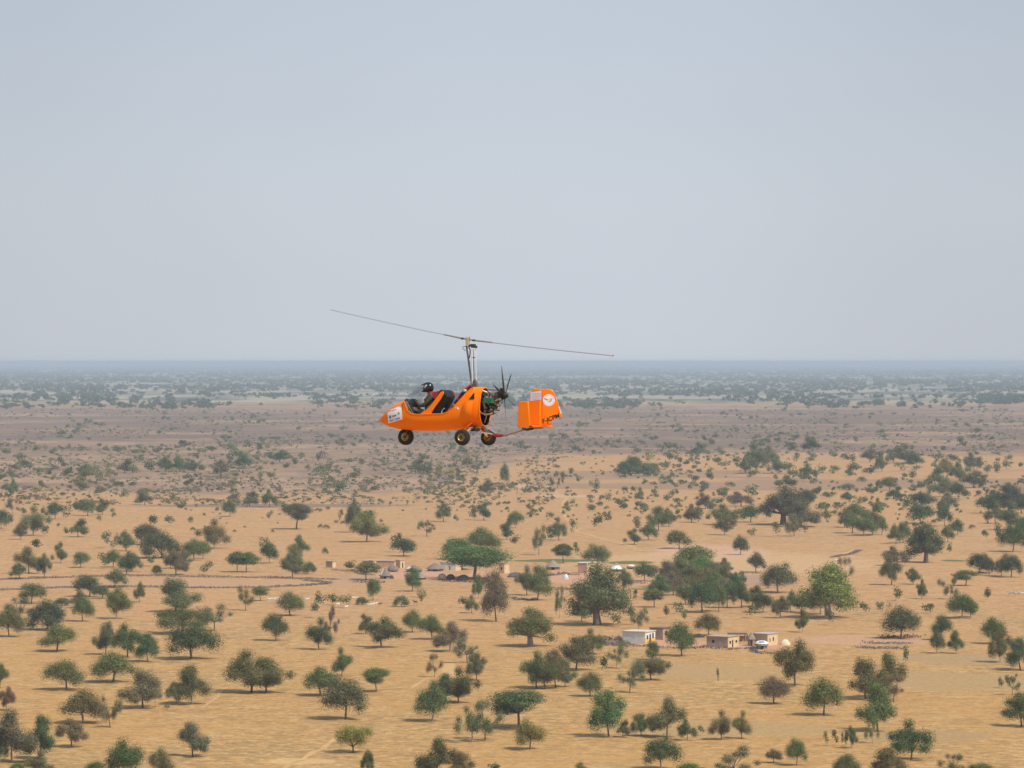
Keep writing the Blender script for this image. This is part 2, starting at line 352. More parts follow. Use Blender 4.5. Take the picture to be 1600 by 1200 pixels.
TREES = '''
89,1018,54,43,R,g 165,1023,34,52,L,y 199,1027,46,52,L,d 231,1034,42,44,L,d 299,1030,76,58,R,d 285,990,72,52,L,g 275,957,62,54,L,g 335,985,50,42,S,y
0,1075,26,38,L,g 10,1110,26,37,L,b 104,1078,60,48,R,g 177,1066,64,48,R,g 223,1106,62,60,L,y 243,1105,34,44,S,y 300,1100,56,60,L,g 275,1101,28,36,L,y 130,1130,66,53,R,g
172,1137,36,50,S,y 112,1167,46,45,L,y 18,1192,66,84,L,y 62,1186,44,68,L,d 0,1192,24,54,L,d 62,1216,46,44,L,y 150,1211,30,21,R,l 195,1217,54,64,R,d 252,1216,38,48,R,y
301,1182,48,54,L,b 27,1205,20,13,N,l 261,1109,9,9,V,y
393,1082,72,66,L,g 416,1083,62,54,L,g 534,1057,31,45,L,g 501,1087,54,45,R,g 540,1124,67,69,R,g 588,1081,43,37,U,g 552,1176,50,43,V,o 575,1206,20,33,N,d
679,1058,21,36,S,b 730,1036,34,43,S,b 703,1018,46,46,L,y 745,1063,32,43,L,g 716,1099,50,56,L,d 697,1096,42,44,L,d 676,1127,51,58,R,g 758,1156,44,62,S,y 738,1159,56,54,S,g
811,1138,92,58,U,d 828,1171,45,49,R,o 682,1216,56,62,L,d 718,1218,42,44,L,y 778,1211,26,20,R,d 912,1212,28,20,L,g
838,1075,44,58,L,g 851,1077,40,54,R,g 868,1075,40,60,L,g 883,1073,30,44,L,y 900,1047,58,52,L,g 925,1022,34,40,L,g 922,1088,37,38,R,g 944,1056,13,38,T,g 951,1151,58,72,L,l
963,1044,28,44,S,y 984,1082,37,50,S,y 1017,1063,48,46,L,g 1019,1031,19,30,R,g 1065,1025,43,54,R,g 1107,993,38,36,R,g 973,1152,20,28,L,y 1002,1150,31,35,L,g
1042,1152,52,62,L,y 1033,1202,55,53,R,d 1074,1157,27,34,L,g 1098,1150,14,19,L,g 1127,1156,35,46,L,y 1159,1154,27,44,L,y 1121,1070,6,27,T,b 1209,1100,47,44,R,y
1242,1072,58,72,L,g 1287,1118,58,60,R,g 1209,1192,25,22,R,g 1245,1196,31,44,R,g 1145,1217,64,50,S,b 1080,1215,48,24,N,l
1291,1165,9,24,L,g 1303,1166,13,29,L,g 1319,1166,9,24,T,g 1330,1169,19,35,L,d 1371,1142,56,76,L,g 1352,1092,54,64,L,g 1386,1090,52,70,L,g 1396,1097,42,42,S,y
1363,1161,22,36,S,y 1424,1187,60,63,L,d 1322,1216,42,38,N,g 1390,1216,56,48,L,g 1490,1216,38,38,S,y 1532,1213,50,20,N,l 1582,1086,22,34,S,y 1564,1075,12,21,L,y
1596,1135,52,53,L,g 1552,1006,38,42,R,d 1563,1035,34,50,L,g 1594,1047,46,50,L,d 1416,1040,14,32,T,g 1464,1021,23,36,R,g 1470,1000,30,40,R,d 1494,1021,24,36,L,l
14,995,46,48,R,g 30,969,44,35,S,b 49,943,37,32,R,g 74,984,54,48,N,d 97,946,24,12,N,y 30,905,26,27,R,g 45,896,40,42,L,g 54,861,20,26,R,g 69,902,24,37,L,g 95,880,21,33,L,g
126,887,26,25,R,g 162,888,21,25,R,g 177,886,24,28,R,g 198,898,30,37,R,d 206,893,28,30,R,d 240,885,22,19,L,g 245,897,17,14,N,g 275,898,38,38,L,y 266,888,26,30,L,g 284,888,24,30,L,g
167,856,19,26,L,g 179,862,14,28,L,y 197,861,25,32,L,g 230,851,38,33,R,d 252,872,58,42,N,d 303,876,34,35,R,g 317,873,20,28,R,g 180,918,32,30,R,g 140,932,42,34,R,d
129,971,33,43,R,l 120,950,24,28,L,y 182,967,40,50,L,g 160,935,27,20,R,g 218,941,17,32,L,g
335,857,42,46,L,g 371,894,30,32,U,g 385,894,34,31,U,g 323,898,22,22,L,g 421,880,28,34,R,d 412,862,15,22,L,y 472,868,24,32,L,g 461,886,28,36,L,y 457,903,34,38,L,y
481,897,22,20,N,g 508,866,10,11,N,d 547,893,20,23,R,g 572,906,38,28,U,g 583,938,22,34,R,g 384,954,26,38,S,g 407,939,26,23,U,g 453,962,41,38,R,g 500,949,17,27,L,g 517,946,21,24,L,g
539,950,22,22,S,g 565,945,17,12,N,g 627,948,22,17,N,y 490,966,17,26,S,y 498,1015,36,50,L,d 516,997,22,50,S,b 431,1001,39,43,R,d 596,1012,58,48,L,g 571,990,21,31,L,g
644,988,27,36,R,g 675,999,41,39,R,g 644,924,27,37,L,g 659,947,13,30,T,g 748,935,19,37,L,g 725,950,19,20,L,g 737,958,22,28,L,y 775,971,46,78,L,y 823,930,30,46,L,g 840,938,42,54,L,g
874,966,17,50,S,g 829,1010,62,60,B,g 933,977,80,97,B,g 909,971,26,32,L,y 934,885,42,36,R,g 880,880,30,30,U,d 900,872,13,26,L,g
741,905,104,50,U,l 752,864,54,40,R,l 714,874,46,34,R,l 722,890,46,30,R,l 842,867,24,47,S,l 805,857,16,22,R,g 792,843,19,32,T,d 862,847,22,24,R,g 873,844,23,36,L,g 806,825,24,27,R,g 829,808,18,22,R,g
896,836,12,26,T,g 934,828,19,28,R,g 948,822,15,25,R,g 756,813,25,28,L,d 738,812,13,21,L,g 693,815,25,30,L,g 712,817,10,14,L,y 667,838,25,26,S,g 631,869,38,29,R,d 620,863,17,31,L,d
991,851,23,25,L,g 1013,844,27,28,R,g 991,831,18,24,R,g 1029,829,34,38,L,g 1045,823,21,30,L,g 1061,857,38,29,R,g 1157,867,23,31,R,d 1181,894,27,32,R,d 1215,926,52,47,R,g
1079,886,54,34,R,l 1088,905,44,34,R,l 1007,908,32,31,R,d 1041,918,40,42,L,y 1062,915,40,42,L,g 1022,949,33,28,U,g 992,939,11,21,S,b 1097,957,46,52,R,d 1071,945,28,42,L,y 1123,955,25,48,R,g
1136,950,31,46,R,g 1159,950,31,44,R,d 1192,957,33,36,R,d 1174,966,23,20,R,g 1219,966,27,35,L,y 1235,956,23,34,L,y 1253,957,31,28,R,d 1254,988,19,37,L,g 1110,920,42,42,L,y
1132,918,36,38,L,g 1083,918,38,36,L,y 1151,922,24,28,L,d 1160,914,15,24,R,d 975,923,27,35,L,y 962,979,17,24,L,g 983,969,16,25,L,g 998,985,25,36,S,y 991,976,17,25,L,g 1041,966,12,22,L,y
1060,960,17,20,L,g 1070,973,13,23,L,g 1295,966,76,86,B,o 1320,916,28,45,S,b 1282,960,34,50,L,g 1297,977,17,26,L,y 1351,961,17,24,R,g 1375,959,15,19,L,g 1389,950,8,10,S,b
1408,998,54,52,R,d 1449,959,23,19,U,g 1393,914,32,44,L,g 1402,884,38,31,L,y 1427,913,21,26,L,d 1404,939,15,27,R,g 1440,936,18,31,L,g 1485,936,27,37,S,b 1503,966,43,41,R,d 1516,964,24,28,R,d
1509,915,36,24,U,g 1542,940,15,26,S,y 1531,896,34,32,R,d 1545,899,20,29,R,d 1565,900,22,30,R,g 1580,902,36,38,R,d 1447,879,48,62,B,d 1483,865,10,19,R,g
1400,850,23,31,L,g 1411,848,22,35,R,g 1481,847,21,26,R,g 1496,836,22,26,L,g 1583,862,42,44,R,d 1562,847,17,31,L,g 1545,802,38,29,R,d 1575,802,50,44,L,d 1596,802,32,32,R,d 1555,818,32,32,L,g
1580,828,46,42,L,g 1600,848,32,38,L,d 1575,778,24,24,R,d 1540,844,13,21,S,y 1476,822,25,34,R,d 1475,801,42,32,L,b 1438,818,42,30,R,d 1413,797,22,22,R,d 1440,794,34,26,R,d 1397,779,24,15,N,d
1498,780,28,27,R,d 1475,776,28,30,L,y 1320,824,28,29,L,g 1332,833,32,34,R,g 1350,837,34,38,L,g 1363,836,30,38,R,g 1378,835,18,30,R,d 1338,814,44,28,L,g 1370,805,21,27,L,g 1289,817,15,23,R,g
1301,812,13,17,L,g 1390,766,28,21,R,g 1372,762,8,13,N,g 1412,753,15,14,R,d 1430,752,18,18,L,g 1447,765,22,20,L,g 1461,760,26,32,L,g 1480,748,32,34,L,o 1500,752,32,30,L,g 1521,762,36,28,L,g
1534,768,20,24,L,d 1326,766,28,11,N,g 1346,753,16,9,N,g 1322,781,16,13,N,g 1298,717,20,15,L,g 1319,718,13,10,N,d 1330,727,16,18,L,g 1307,741,20,16,R,d 1285,742,20,17,L,y 1336,744,22,24,L,g
1359,722,26,22,L,g 1358,742,20,18,R,d 1378,737,20,32,L,g 1396,722,30,24,L,g 1416,724,38,30,L,g 1432,730,26,26,L,g 1408,737,22,16,L,g 1465,722,22,16,L,y 1477,710,16,14,L,y 1506,704,20,24,S,g
1522,736,28,30,L,g 1543,743,15,20,S,y 1556,748,15,30,L,g 1571,738,15,24,L,y 1578,724,14,15,L,g 1594,735,10,14,R,d 1490,724,20,18,L,g
1224,820,64,60,B,d 1197,815,15,17,R,d 1252,823,58,40,L,g 1213,839,19,28,R,g 1241,838,25,36,L,y 1254,836,18,26,L,y 1173,816,32,29,R,d 1132,836,30,32,L,g 1137,820,46,33,L,g 1144,830,15,22,L,g
1107,817,11,15,L,g 1081,816,28,29,L,g 1091,817,19,26,L,y 1061,808,13,13,L,g 1102,795,22,26,L,y 1100,769,22,16,L,y 1158,791,38,23,L,b 1109,754,19,19,L,b 1085,753,20,13,S,b 1142,766,16,14,L,g
1172,777,28,19,L,l 1133,777,20,16,L,g 1165,740,36,34,L,g 1181,738,32,46,L,g 1197,730,32,34,L,y 1217,740,28,28,L,g 1233,742,22,22,L,g 1172,749,11,14,R,g 1228,762,32,20,L,y 1252,752,24,20,L,y
975,743,28,22,N,d 989,740,30,27,N,d 1006,744,32,22,N,g 1021,741,22,18,N,g 1015,724,15,22,L,o 994,714,16,15,R,d 1048,725,15,17,R,d 1064,731,12,19,L,d 1085,738,10,12,R,d 1040,733,14,11,L,g
1120,731,18,20,R,g 1134,733,17,13,R,d 1036,704,22,14,R,d 1052,704,20,13,L,g 1091,713,26,22,L,g 1100,706,18,14,L,g 1112,698,16,12,R,d 1126,713,11,18,L,y 1008,758,9,11,L,d 1037,761,13,12,L,g
990,772,11,16,L,l 975,772,15,12,U,d 1006,808,17,21,L,y 1174,840,15,15,L,g 1264,748,26,24,L,g 1269,761,17,18,L,g 1258,792,30,28,R,d 1277,778,16,18,R,g 1270,705,28,22,L,d 1240,707,18,15,L,d
1244,724,11,17,S,y 1268,724,18,18,L,y 1284,800,22,20,L,g 1290,780,18,16,L,g
1030,935,34,38,L,g 1052,930,34,36,L,y 1090,932,38,42,R,g 1118,938,36,44,L,g 1146,936,30,38,L,d 1176,948,28,34,L,g 1066,900,34,28,L,g 1100,896,36,30,L,y 1130,898,30,26,L,y 726,712,19,17,L,d 706,706,16,14,L,y 728,737,22,23,L,g 742,732,20,14,L,g 665,747,21,22,L,d 650,740,28,24,L,g 660,723,16,17,L,g 688,743,15,19,L,o 703,746,20,17,L,o 716,746,12,16,S,b
789,757,16,34,L,y 761,774,21,26,L,y 665,776,21,18,L,y 690,778,8,9,R,g 728,773,20,14,L,g 653,780,13,11,S,b 818,707,21,20,L,y 873,712,15,15,L,y 902,708,16,12,R,d 929,714,9,13,L,g 932,698,9,9,R,g
871,763,22,27,S,b 929,769,17,24,L,y 905,755,11,13,L,y 889,803,11,16,L,g 844,803,7,13,L,g 860,812,13,14,L,g
463,827,48,40,U,d 573,847,56,50,L,o 553,832,26,52,L,g 421,814,11,17,S,g 532,818,8,23,S,y 359,807,24,28,L,y 368,790,22,24,L,b 390,791,24,24,L,y 421,792,24,28,L,g 440,797,17,18,L,y
535,770,26,19,R,l 552,752,26,17,L,g 486,759,11,14,L,y 481,736,9,11,L,g 428,749,24,12,L,g 407,748,16,12,L,y 383,732,26,28,L,l 366,722,22,20,L,g 345,744,28,26,L,y 437,722,30,19,L,d
447,733,13,13,R,d 461,728,14,14,L,g 471,717,11,11,L,g 503,721,19,17,S,b 407,705,15,13,L,d 360,702,18,10,L,g 388,698,11,11,L,y 514,742,11,25,L,y 500,741,22,16,L,y 545,729,20,14,L,y 565,725,10,10,R,g
600,731,14,16,S,b 638,776,18,18,L,y 42,736,19,22,L,d 60,744,13,15,R,d 80,745,11,13,R,d 104,752,22,21,R,d 98,732,18,19,L,y 3,753,15,19,L,g 126,766,28,21,L,o 134,750,28,25,L,g
152,753,22,20,L,o 169,750,13,30,L,o 195,739,26,22,L,g 211,742,22,17,L,g 234,742,20,23,L,g 258,737,24,25,L,g 281,737,22,26,L,l 305,738,28,20,L,y 300,762,26,22,S,d 63,767,15,17,V,g
18,776,20,28,L,y 194,783,14,19,R,g 226,789,26,26,L,y 207,763,13,12,S,b 190,761,9,8,N,d 37,784,18,13,U,g 20,802,28,23,S,b 86,811,27,28,R,d 102,811,21,22,L,g 117,804,16,24,R,d 137,806,27,27,R,g
160,804,25,25,L,g 2,826,26,30,R,d 17,829,14,26,L,g 52,837,40,46,L,y 70,839,15,22,L,g 32,843,20,28,L,y 35,805,13,13,R,d 67,806,11,15,L,d 103,839,11,17,R,g 91,827,5,13,T,g 122,839,28,29,L,g
155,814,8,9,N,g 178,808,7,8,N,g 238,822,27,20,L,d 262,823,20,20,L,y 285,801,18,22,S,g 298,817,9,10,N,g 302,829,8,6,N,g
10,712,22,16,L,g 30,720,26,18,L,y 55,708,14,14,L,d 84,712,16,12,L,d 108,704,12,12,L,g 128,706,14,10,L,y 165,708,14,12,L,y 186,712,22,16,L,d 215,712,14,12,L,y 243,712,20,16,L,b 290,700,22,16,L,d
315,712,16,14,L,g 332,708,20,16,L,y
'''
NM = {'U': 'umbrella_tree', 'B': 'baobab_tree', 'N': 'bush', 'S': 'thorn_tree'}
tl = []
for t in TREES.split():
    a = t.split(','); tl.append((float(a[0]), float(a[1]), float(a[2]), float(a[3]), a[4], a[5]))
order = sorted(tl, key=lambda a: -a[2]*a[3])
is_bush = lambda a: a[4] == 'N' or a[3] < 12
BUSH = [a for a in order if is_bush(a)]
TT = [a for a in order if not is_bush(a)]
keep = TT[:300]; rest = TT[300:]
LM = [(999,996,'the white house'),(1030,990,'the grey-brown house'),(1130,1003,'the ochre house with a square window'),(1197,1000,'the pale two-window house'),(645,885,'the thatched huts'),
      (787,888,'the small ochre village house'),(911,886,'the white-roofed house'),(1191,1008,'the blue-and-white dome'),(933,940,'the giant baobab'),(1447,850,'the darkest baobab'),
      (633,683,"the aircraft's nose wheel"),(763,684,"the aircraft's main wheels"),(741,885,'the widest umbrella tree'),(517,882,'the lone small mud house'),(450,910,'the brush hedges'),
      (1380,1007,'the short brush hedges'),(580,944,'the grazing white goats'),(1588,930,'the pale cattle')]
SZ = lambda a: 'giant' if a[3] > 80 else 'big' if a[3] > 56 else 'medium' if a[3] > 36 else 'small' if a[3] > 20 else 'tiny'
TN = {'g': 'green', 'd': 'dark green', 'l': 'bright green', 'o': 'olive yellow', 'y': 'grey-green', 'b': 'brown-grey'}
FM = {'R': 'domed tree', 'L': 'ragged tree', 'U': 'umbrella tree', 'T': 'slender tree', 'S': 'thin-leaved tree', 'B': 'thick baobab', 'N': 'bush', 'V': 'fan-shaped tree'}
used = set()
VB = ((1195,'cut by the bottom edge'),(1150,'along the bottom edge'),(1105,'just above the bottom edge'),(1060,'in the lower foreground'),(1020,'nearer than the white house'),
      (980,'level with the white house'),(950,'level with giant baobab'),(920,'just nearer than the village'),(885,'level with the village'),(850,'just behind the village'),
      (815,'well behind the village'),(780,'edging the brown land'),(740,'in the brown middle distance'),(0,'in the far middle distance'))
HB = ((55,'at the left edge'),(150,'near the left edge'),(240,'a tenth across'),(330,'a sixth across'),(420,'a quarter across'),(510,'a third across'),(600,'left of centre'),(720,'just left of centre'),
      (850,'at centre'),(950,'just right of centre'),(1040,'right of centre'),(1130,'two thirds across'),(1220,'three quarters across'),(1310,'four fifths across'),(1400,'right of the farmstead'),
      (1470,'towards the right'),(1545,'near the right edge'),(9999,'at the right edge'))
ORD = ['leftmost','second','third','fourth','fifth','sixth','seventh','eighth','ninth','tenth']
SHORT = {'level with the giant baobab': 'by the giant baobab'}
def base_label(a, bush=False):
    x, y, ww, hh, k, c = a
    return f"{SZ(a)} {TN[c]} {'bush' if bush else FM[k]} {next(v[1] for v in VB if y >= v[0])}, {next(h[1] for h in HB if x < h[0])}"
CNT = {}
for a_ in TT[:300]: CNT.setdefault(base_label(a_), []).append(a_)
for a_ in BUSH: CNT.setdefault(base_label(a_, True), []).append(a_)
def tree_label(a, form=None):
    lab = base_label(a, bool(form)); g_ = sorted(CNT[lab], key=lambda q: q[0])
    if len(g_) == 1: return lab
    i_ = g_.index(a)
    if len(g_) == 2: return ('left-hand ', 'right-hand ')[i_]+lab
    return ('rightmost ' if i_ == len(g_)-1 else ORD[i_]+' ')+lab
rv = random.Random(11)
def place_tree(a, bush=False):
    x, y, ww, hh, k, c = a; p = gpt(x, y); s = mpp(y)
    lod = 0 if hh > 34 else 1 if hh > 11 else 2
    colr = [q*rv.uniform(.85,1.18) for q in TONE[c]]; v = rv.choice(variants(k, lod))
    name = 'bush' if bush else NM.get(k, 'tree'); cat = 'bush' if bush else 'tree'
    W = ww*s*(1.28 if k == 'B' else 1.16); H = hh*s*1.06
    rz = rv.uniform(0, 6.28)
    if lod < 2:
        o = bpy.data.objects.new(name, None); o.empty_display_size = 1
        cr = bpy.data.objects.new('crown', v[0]); cr.color = (*colr, 1); tr = bpy.data.objects.new('trunk', v[2] if rv.random() < .3 else v[1])
        for ch in (cr, tr): ch.parent = o; COL.objects.link(ch)
    else:
        o = bpy.data.objects.new(name, v); o.color = (*colr, 1)
    o.location = p; o.scale = (W, W, H); o.rotation_euler = (0, 0, rz); COL.objects.link(o)
    tag(o, tree_label(a, 'bush' if bush else None), cat, 'bushes scattered over the plain' if bush else 'trees scattered over the dry plain'); return o
for a in keep: place_tree(a)
# shrubs dotted over the pale fields
ZN = [(850,1270,703,748,88,'pale field right of tail'),
      (800,1190,768,815,66,'sand right of centre'),
      (1280,1600,748,828,66,'between far right groves'),
      (270,640,786,832,22,'below left brown land'),
      (640,800,784,803,16,'below the wheels')]
for b_ in BUSH: place_tree(b_, True)
rs = random.Random(3); nb = len(BUSH); restshr = []
for (x0, x1, y0, y1, cnt, lab) in ZN:
    for i in range(cnt*2):
        x = rs.uniform(x0, x1); y = rs.uniform(y0, y1); q = mnoise.noise(Vector((x*.02, y*.06, 3)))
        if q < -.1 and rs.random() < .8: x = rs.uniform(x0, x1)
        hh = rs.uniform(2.6, 6.5)*(.75+(y-700)/300); ww = hh*rs.uniform(1.0, 1.7); c = rs.choice('ddgg')
        if i < cnt:
            v = variants('N', 2)[i % 2]; o = bpy.data.objects.new('shrub', v); o.color = (*[u*rs.uniform(.7,1.1) for u in TONE[c]], 1)
            s = mpp(y); o.location = gpt(x, y); o.scale = (ww*s, ww*s, hh*s); o.rotation_euler = (0,0,rs.uniform(0,6)); COL.objects.link(o)
            ci, ri = int((x-x0)/(x1-x0)*3), int((y-y0)/(y1-y0)*3); tone_ = 'dark' if c == 'd' else 'green'; sz_ = 'tiny' if hh < 4.2 else 'low round' if ww/hh < 1.35 else 'low wide'
            lb = f"{sz_} {tone_} shrub in {('left','middle','right')[ci]} part of the {('farther','middle','nearer')[ri]} dots, {lab}"
            tag(o, lb, 'shrub', 'small shrubs dotted over the pale fields')
        else: restshr.append((x, y, ww*.9, hh*.9, 'N', c))
# what nobody could count: distant woodland and the smallest scrub
def stuff_object(name, items, leavesper, label, cat, colscale=1.0, dens_f=None):
    rng = np.random.default_rng(5); Vs = []; Cs = []
    for it in items:
        x, y, ww, hh, k, c = it; p = gpt(x, y); s = mpp(y); n_ = leavesper(it)
        d = rng.normal(size=(n_,3)); d /= np.linalg.norm(d, axis=1)[:,None]; r_ = rng.random(n_)**.4
        nl = 1 if n_ < 30 else int(rng.integers(3, 6)); li = rng.integers(0, nl, n_); Lc = rng.uniform(-.5,.5,(nl,3)) if nl > 1 else np.zeros((1,3)); Lr = rng.uniform(.42,.7,nl) if nl > 1 else np.ones(1)
        P = (Lc[li]+d*r_[:,None]*Lr[li][:,None])*np.array([ww*s/2, ww*s/2, hh*s*.42])+np.array([p.x, p.y, hh*s*.54])
        nr = d+rng.normal(size=(n_,3))*.6; nr[:,2] += .2; nr /= np.linalg.norm(nr, axis=1)[:,None]
        u = np.cross(nr, rng.normal(size=(n_,3))); u /= np.linalg.norm(u, axis=1)[:,None]; v = np.cross(nr, u)
        ls = math.sqrt(ww*hh)*s*.66/math.sqrt(n_)*rng.uniform(.8,1.5,n_)
        u *= ls[:,None]; v *= ls[:,None]*.8
        Vs.append(np.stack([P-u, P-v, P+u, P+v], 1).reshape(-1,3))
        Cs.append(np.repeat(np.array([[*TONE[c], 1.0]])*rng.uniform(.7,1.25)*colscale, n_*4, 0))
    V = np.concatenate(Vs); C_ = np.concatenate(Cs); n4 = len(V); nf = n4//4
    me = bpy.data.meshes.new(name); me.vertices.add(n4); me.vertices.foreach_set('co', V.ravel())
    me.loops.add(n4); me.loops.foreach_set('vertex_index', np.arange(n4)); me.polygons.add(nf)
    me.polygons.foreach_set('loop_start', np.arange(0, n4, 4)); me.polygons.foreach_set('loop_total', np.full(nf, 4))
    at = me.color_attributes.new('tint', 'FLOAT_COLOR', 'POINT'); at.data.foreach_set('color', C_.ravel())
    me.materials.append(FARLEAF); me.update(); me.validate()
    o = bpy.data.objects.new(name, me); COL.objects.link(o); tag(o, label, cat, kind='stuff'); return o
FARLEAF = LEAF.copy(); FARLEAF.name = 'far_foliage'
_n = FARLEAF.node_tree; _a = _n.nodes.new('ShaderNodeAttribute'); _a.attribute_name = 'tint'
for nd in _n.nodes:
    if nd.type == 'VECT_MATH': _n.links.new(_a.outputs['Color'], nd.inputs[0])
items = []; rf = random.Random(19)
for i in range(46000):
    x = rf.uniform(-120, 1720); y = HY+2.0+rf.random()**1.25*74
    d = y-HY; q = .7*mnoise.noise(Vector((x*.006, math.log(d)*6.0, 2)))+.8*mnoise.noise(Vector((x*.055, math.log(d)*26, 5)))
    thr = (-.22 if d < 22 else -.04) if d < 40 else .0+(d-40)*.008 if d < 70 else .36
    if q < thr+rf.uniform(-.12,.12): continue
    hh = 1.3+d*.080*rf.uniform(.6,1.5); ww = hh*(rf.uniform(1.5,4.5) if d < 22 else rf.uniform(1.1,2.4) if d < 40 else rf.uniform(1.1,1.7))
    items.append((x, y, ww, hh, 'L', rf.choice('ddgdy')))
stuff_object('distant_woodland', items, lambda it: 14 if it[3] < 3 else 26 if it[3] < 5 else 48, 'hazy blue-green bush country stretching to the horizon', 'woodland', .72)
items = [(a[0],a[1],a[2]*1.2,a[3]*1.1,a[4],a[5]) for a in rest]+restshr
for i in range(560):
    x = rf.uniform(860, 1660); y = rf.uniform(700, 800)
    if mnoise.noise(Vector((x*.009, y*.03, 12))) < .02-(x-860)/6000: continue
    hh = rf.uniform(6,17)*(.6+(y-700)/190); items.append((x, y, hh*rf.uniform(.9,1.5), hh, 'L', rf.choice('ddggy')))
for i in range(460):
    x = rf.uniform(-60, 860); y = rf.uniform(695, 775)
    if mnoise.noise(Vector((x*.009, y*.03, 14))) < .0: continue
    hh = rf.uniform(6,15)*(.7+(y-700)/190); items.append((x, y, hh*rf.uniform(.9,1.6), hh, 'L', rf.choice('gyybo')))
for i in range(900):                                   # scattered trees over the dark burnt land
    x = rf.uniform(-60, 1660); y = rf.uniform(628, 705)
    if mnoise.noise(Vector((x*.012, y*.07, 8))) < .05: continue
    hh = (y-HY)*.085*rf.uniform(.6,1.2); items.append((x, y, hh*rf.uniform(1,1.9), hh, 'L', rf.choice('dgyyb')))
for i in range(21000):                                  # dry scrub in the brown land
    x = rf.uniform(-60, 1660); y = rf.uniform(640, 790)
    if y > 700+rf.uniform(0,20) and x > 860: continue
    if mnoise.noise(Vector((x*.012, y*.06, 4))) < rf.uniform(-.35,.25): continue
    hh = (1.2+4.2*rf.random()**2.2)*(.55+(y-640)/170); items.append((x, y, hh*rf.uniform(1.1,2.6), hh, 'L', rf.choice('bbyyygd')))
stuff_object('scattered_scrub', items, lambda it: 280 if it[3] > 9 else 130 if it[3] > 5 else 24, 'small far trees and dry brown scrub scattered over the burnt middle ground', 'scrub')
# ------------------------------------------------------------------ farmsteads and village
def face_box(b, A, ux, uy, lx, ly, z0, z1, m):           # box with plan corner A and two unit axes
    P = lambda s, t, z: A+ux*s+uy*t+Vector((0,0,z))
    vs = [P(s,t,z) for z in (z0,z1) for (s,t) in ((0,0),(lx,0),(lx,ly),(0,ly))]
    b.add(vs, [(3,2,1,0),(4,5,6,7),(0,1,5,4),(1,2,6,5),(2,3,7,6),(3,0,4,7)], m)
DARK = mat('dark_opening', (.03,.025,.02), .9)
def house(name, label, px, py, pl, pr, ph, wl, wr, roofm, open_l=(), open_r=(), lowr=None, group='flat-roofed mud houses', ang=30, roofh=.18):
    """nearest corner stands at (px,py); pl / pr / ph are photo-pixel extents of left face, right face and height"""
    s = mpp(py); A = gpt(px, py); th = R(ang)
    ul = Vector((-math.cos(th), math.sin(th), 0)); ur = Vector((math.sin(th), math.cos(th), 0))
    ll = pl*s/math.cos(th); lr = pr*s/math.sin(th); h = ph*s
    root = empty(name, A); tag(root, label, 'house', group); O = Vector((0,0,0))
    b = MB(); t = .22
    face_box(b, O, ul, ur, ll, t, 0, h, wr if False else wl)       # left (front-left) wall
    face_box(b, O+ur*t, ul, ur, t, lr-t, 0, h, wr)                  # right wall
    face_box(b, O+ul*(ll-t)+ur*t, ul, ur, t, lr-t, 0, h, wl)
    face_box(b, O+ul*t+ur*(lr-t), ul, ur, ll-2*t, t, 0, h, wl)
    b.build('wall', root)
    if lowr:
        q = MB(); face_box(q, O-ul*.012+ur*.0, ul, ur, .012, lr, 0, h*.5, lowr); q.build('painted_dado', root)
    q = MB(); face_box(q, O-ul*.18-ur*.18, ul, ur, ll+.36, lr+.36, h+.003, h+.003+roofh, roofm); q.build('roof', root, bevel=.02)
    for (side, items_) in (('l', open_l), ('r', open_r)):
        for (u0, u1, z0, z1, kind) in items_:
            q = MB(); fr = MB()
            if side == 'l':
                face_box(q, O+ul*ll*u0-ur*.02, ul, ur, ll*(u1-u0), .02, h*z0, h*z1, DARK)
                face_box(fr, O+ul*(ll*u0-.07)-ur*.05, ul, ur, ll*(u1-u0)+.14, .05, h*z1, h*z1+.08, wl)
            else:
                face_box(q, O-ul*.024+ur*lr*u0, ul, ur, .024, lr*(u1-u0), h*z0, h*z1, DARK)
                face_box(fr, O-ul*.055+ur*(lr*u0-.07), ul, ur, .055, lr*(u1-u0)+.14, h*z1, h*z1+.08, wr)
            w_ = q.build(kind, root); fr.build('frame', w_)
    return root
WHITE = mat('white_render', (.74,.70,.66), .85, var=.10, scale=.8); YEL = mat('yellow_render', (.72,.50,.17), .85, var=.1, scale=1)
SHADEM = mat('shaded_mud', (.36,.27,.20), .9, var=.15, scale=1); OCH = mat('ochre_render', (.66,.49,.27), .9, var=.1, scale=1); SUNLITO = mat('sunlit_ochre', (.68,.50,.31), .9, var=.1, scale=1)  # shaded left faces darker, sunlit right faces paler: light put into wall colours
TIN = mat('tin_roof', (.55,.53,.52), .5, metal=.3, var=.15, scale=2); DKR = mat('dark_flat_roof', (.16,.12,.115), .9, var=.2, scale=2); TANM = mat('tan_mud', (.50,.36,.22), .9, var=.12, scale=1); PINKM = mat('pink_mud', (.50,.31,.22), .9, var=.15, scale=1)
house('house', 'long white-walled house with yellow-based gable, leftmost of the near farmstead', 1008, 1006.5, 35, 17, 18.5, WHITE, WHITE, mat('cream_roof', (.62,.58,.44), .8, var=.15, scale=1),
      ((.47,.50,.5,.56,'vent'),), ((.16,.30,.38,.72,'window'),(.42,.56,.10,.80,'door'),(.70,.84,.42,.86,'window')), lowr=YEL)
house('house', 'grey-brown mud house with dark flat roof behind the white house', 1035.5, 1000, 19.5, 12, 17.5, SHADEM, TANM, DKR, (), ((.30,.62,.35,.78,'window'),), ang=32)
house('house', 'ochre-fronted house with a square window in its shaded wall, middle of the near farmstead', 1137, 1012.5, 32, 19, 17, SHADEM, OCH, mat('mud_roof', (.44,.34,.26), .9, var=.15, scale=1),
      ((.62,.75,.42,.68,'window'),), ((.16,.30,.36,.62,'window'),(.40,.50,.02,.66,'door'),(.72,.86,.38,.62,'window')), ang=30, roofh=.12)
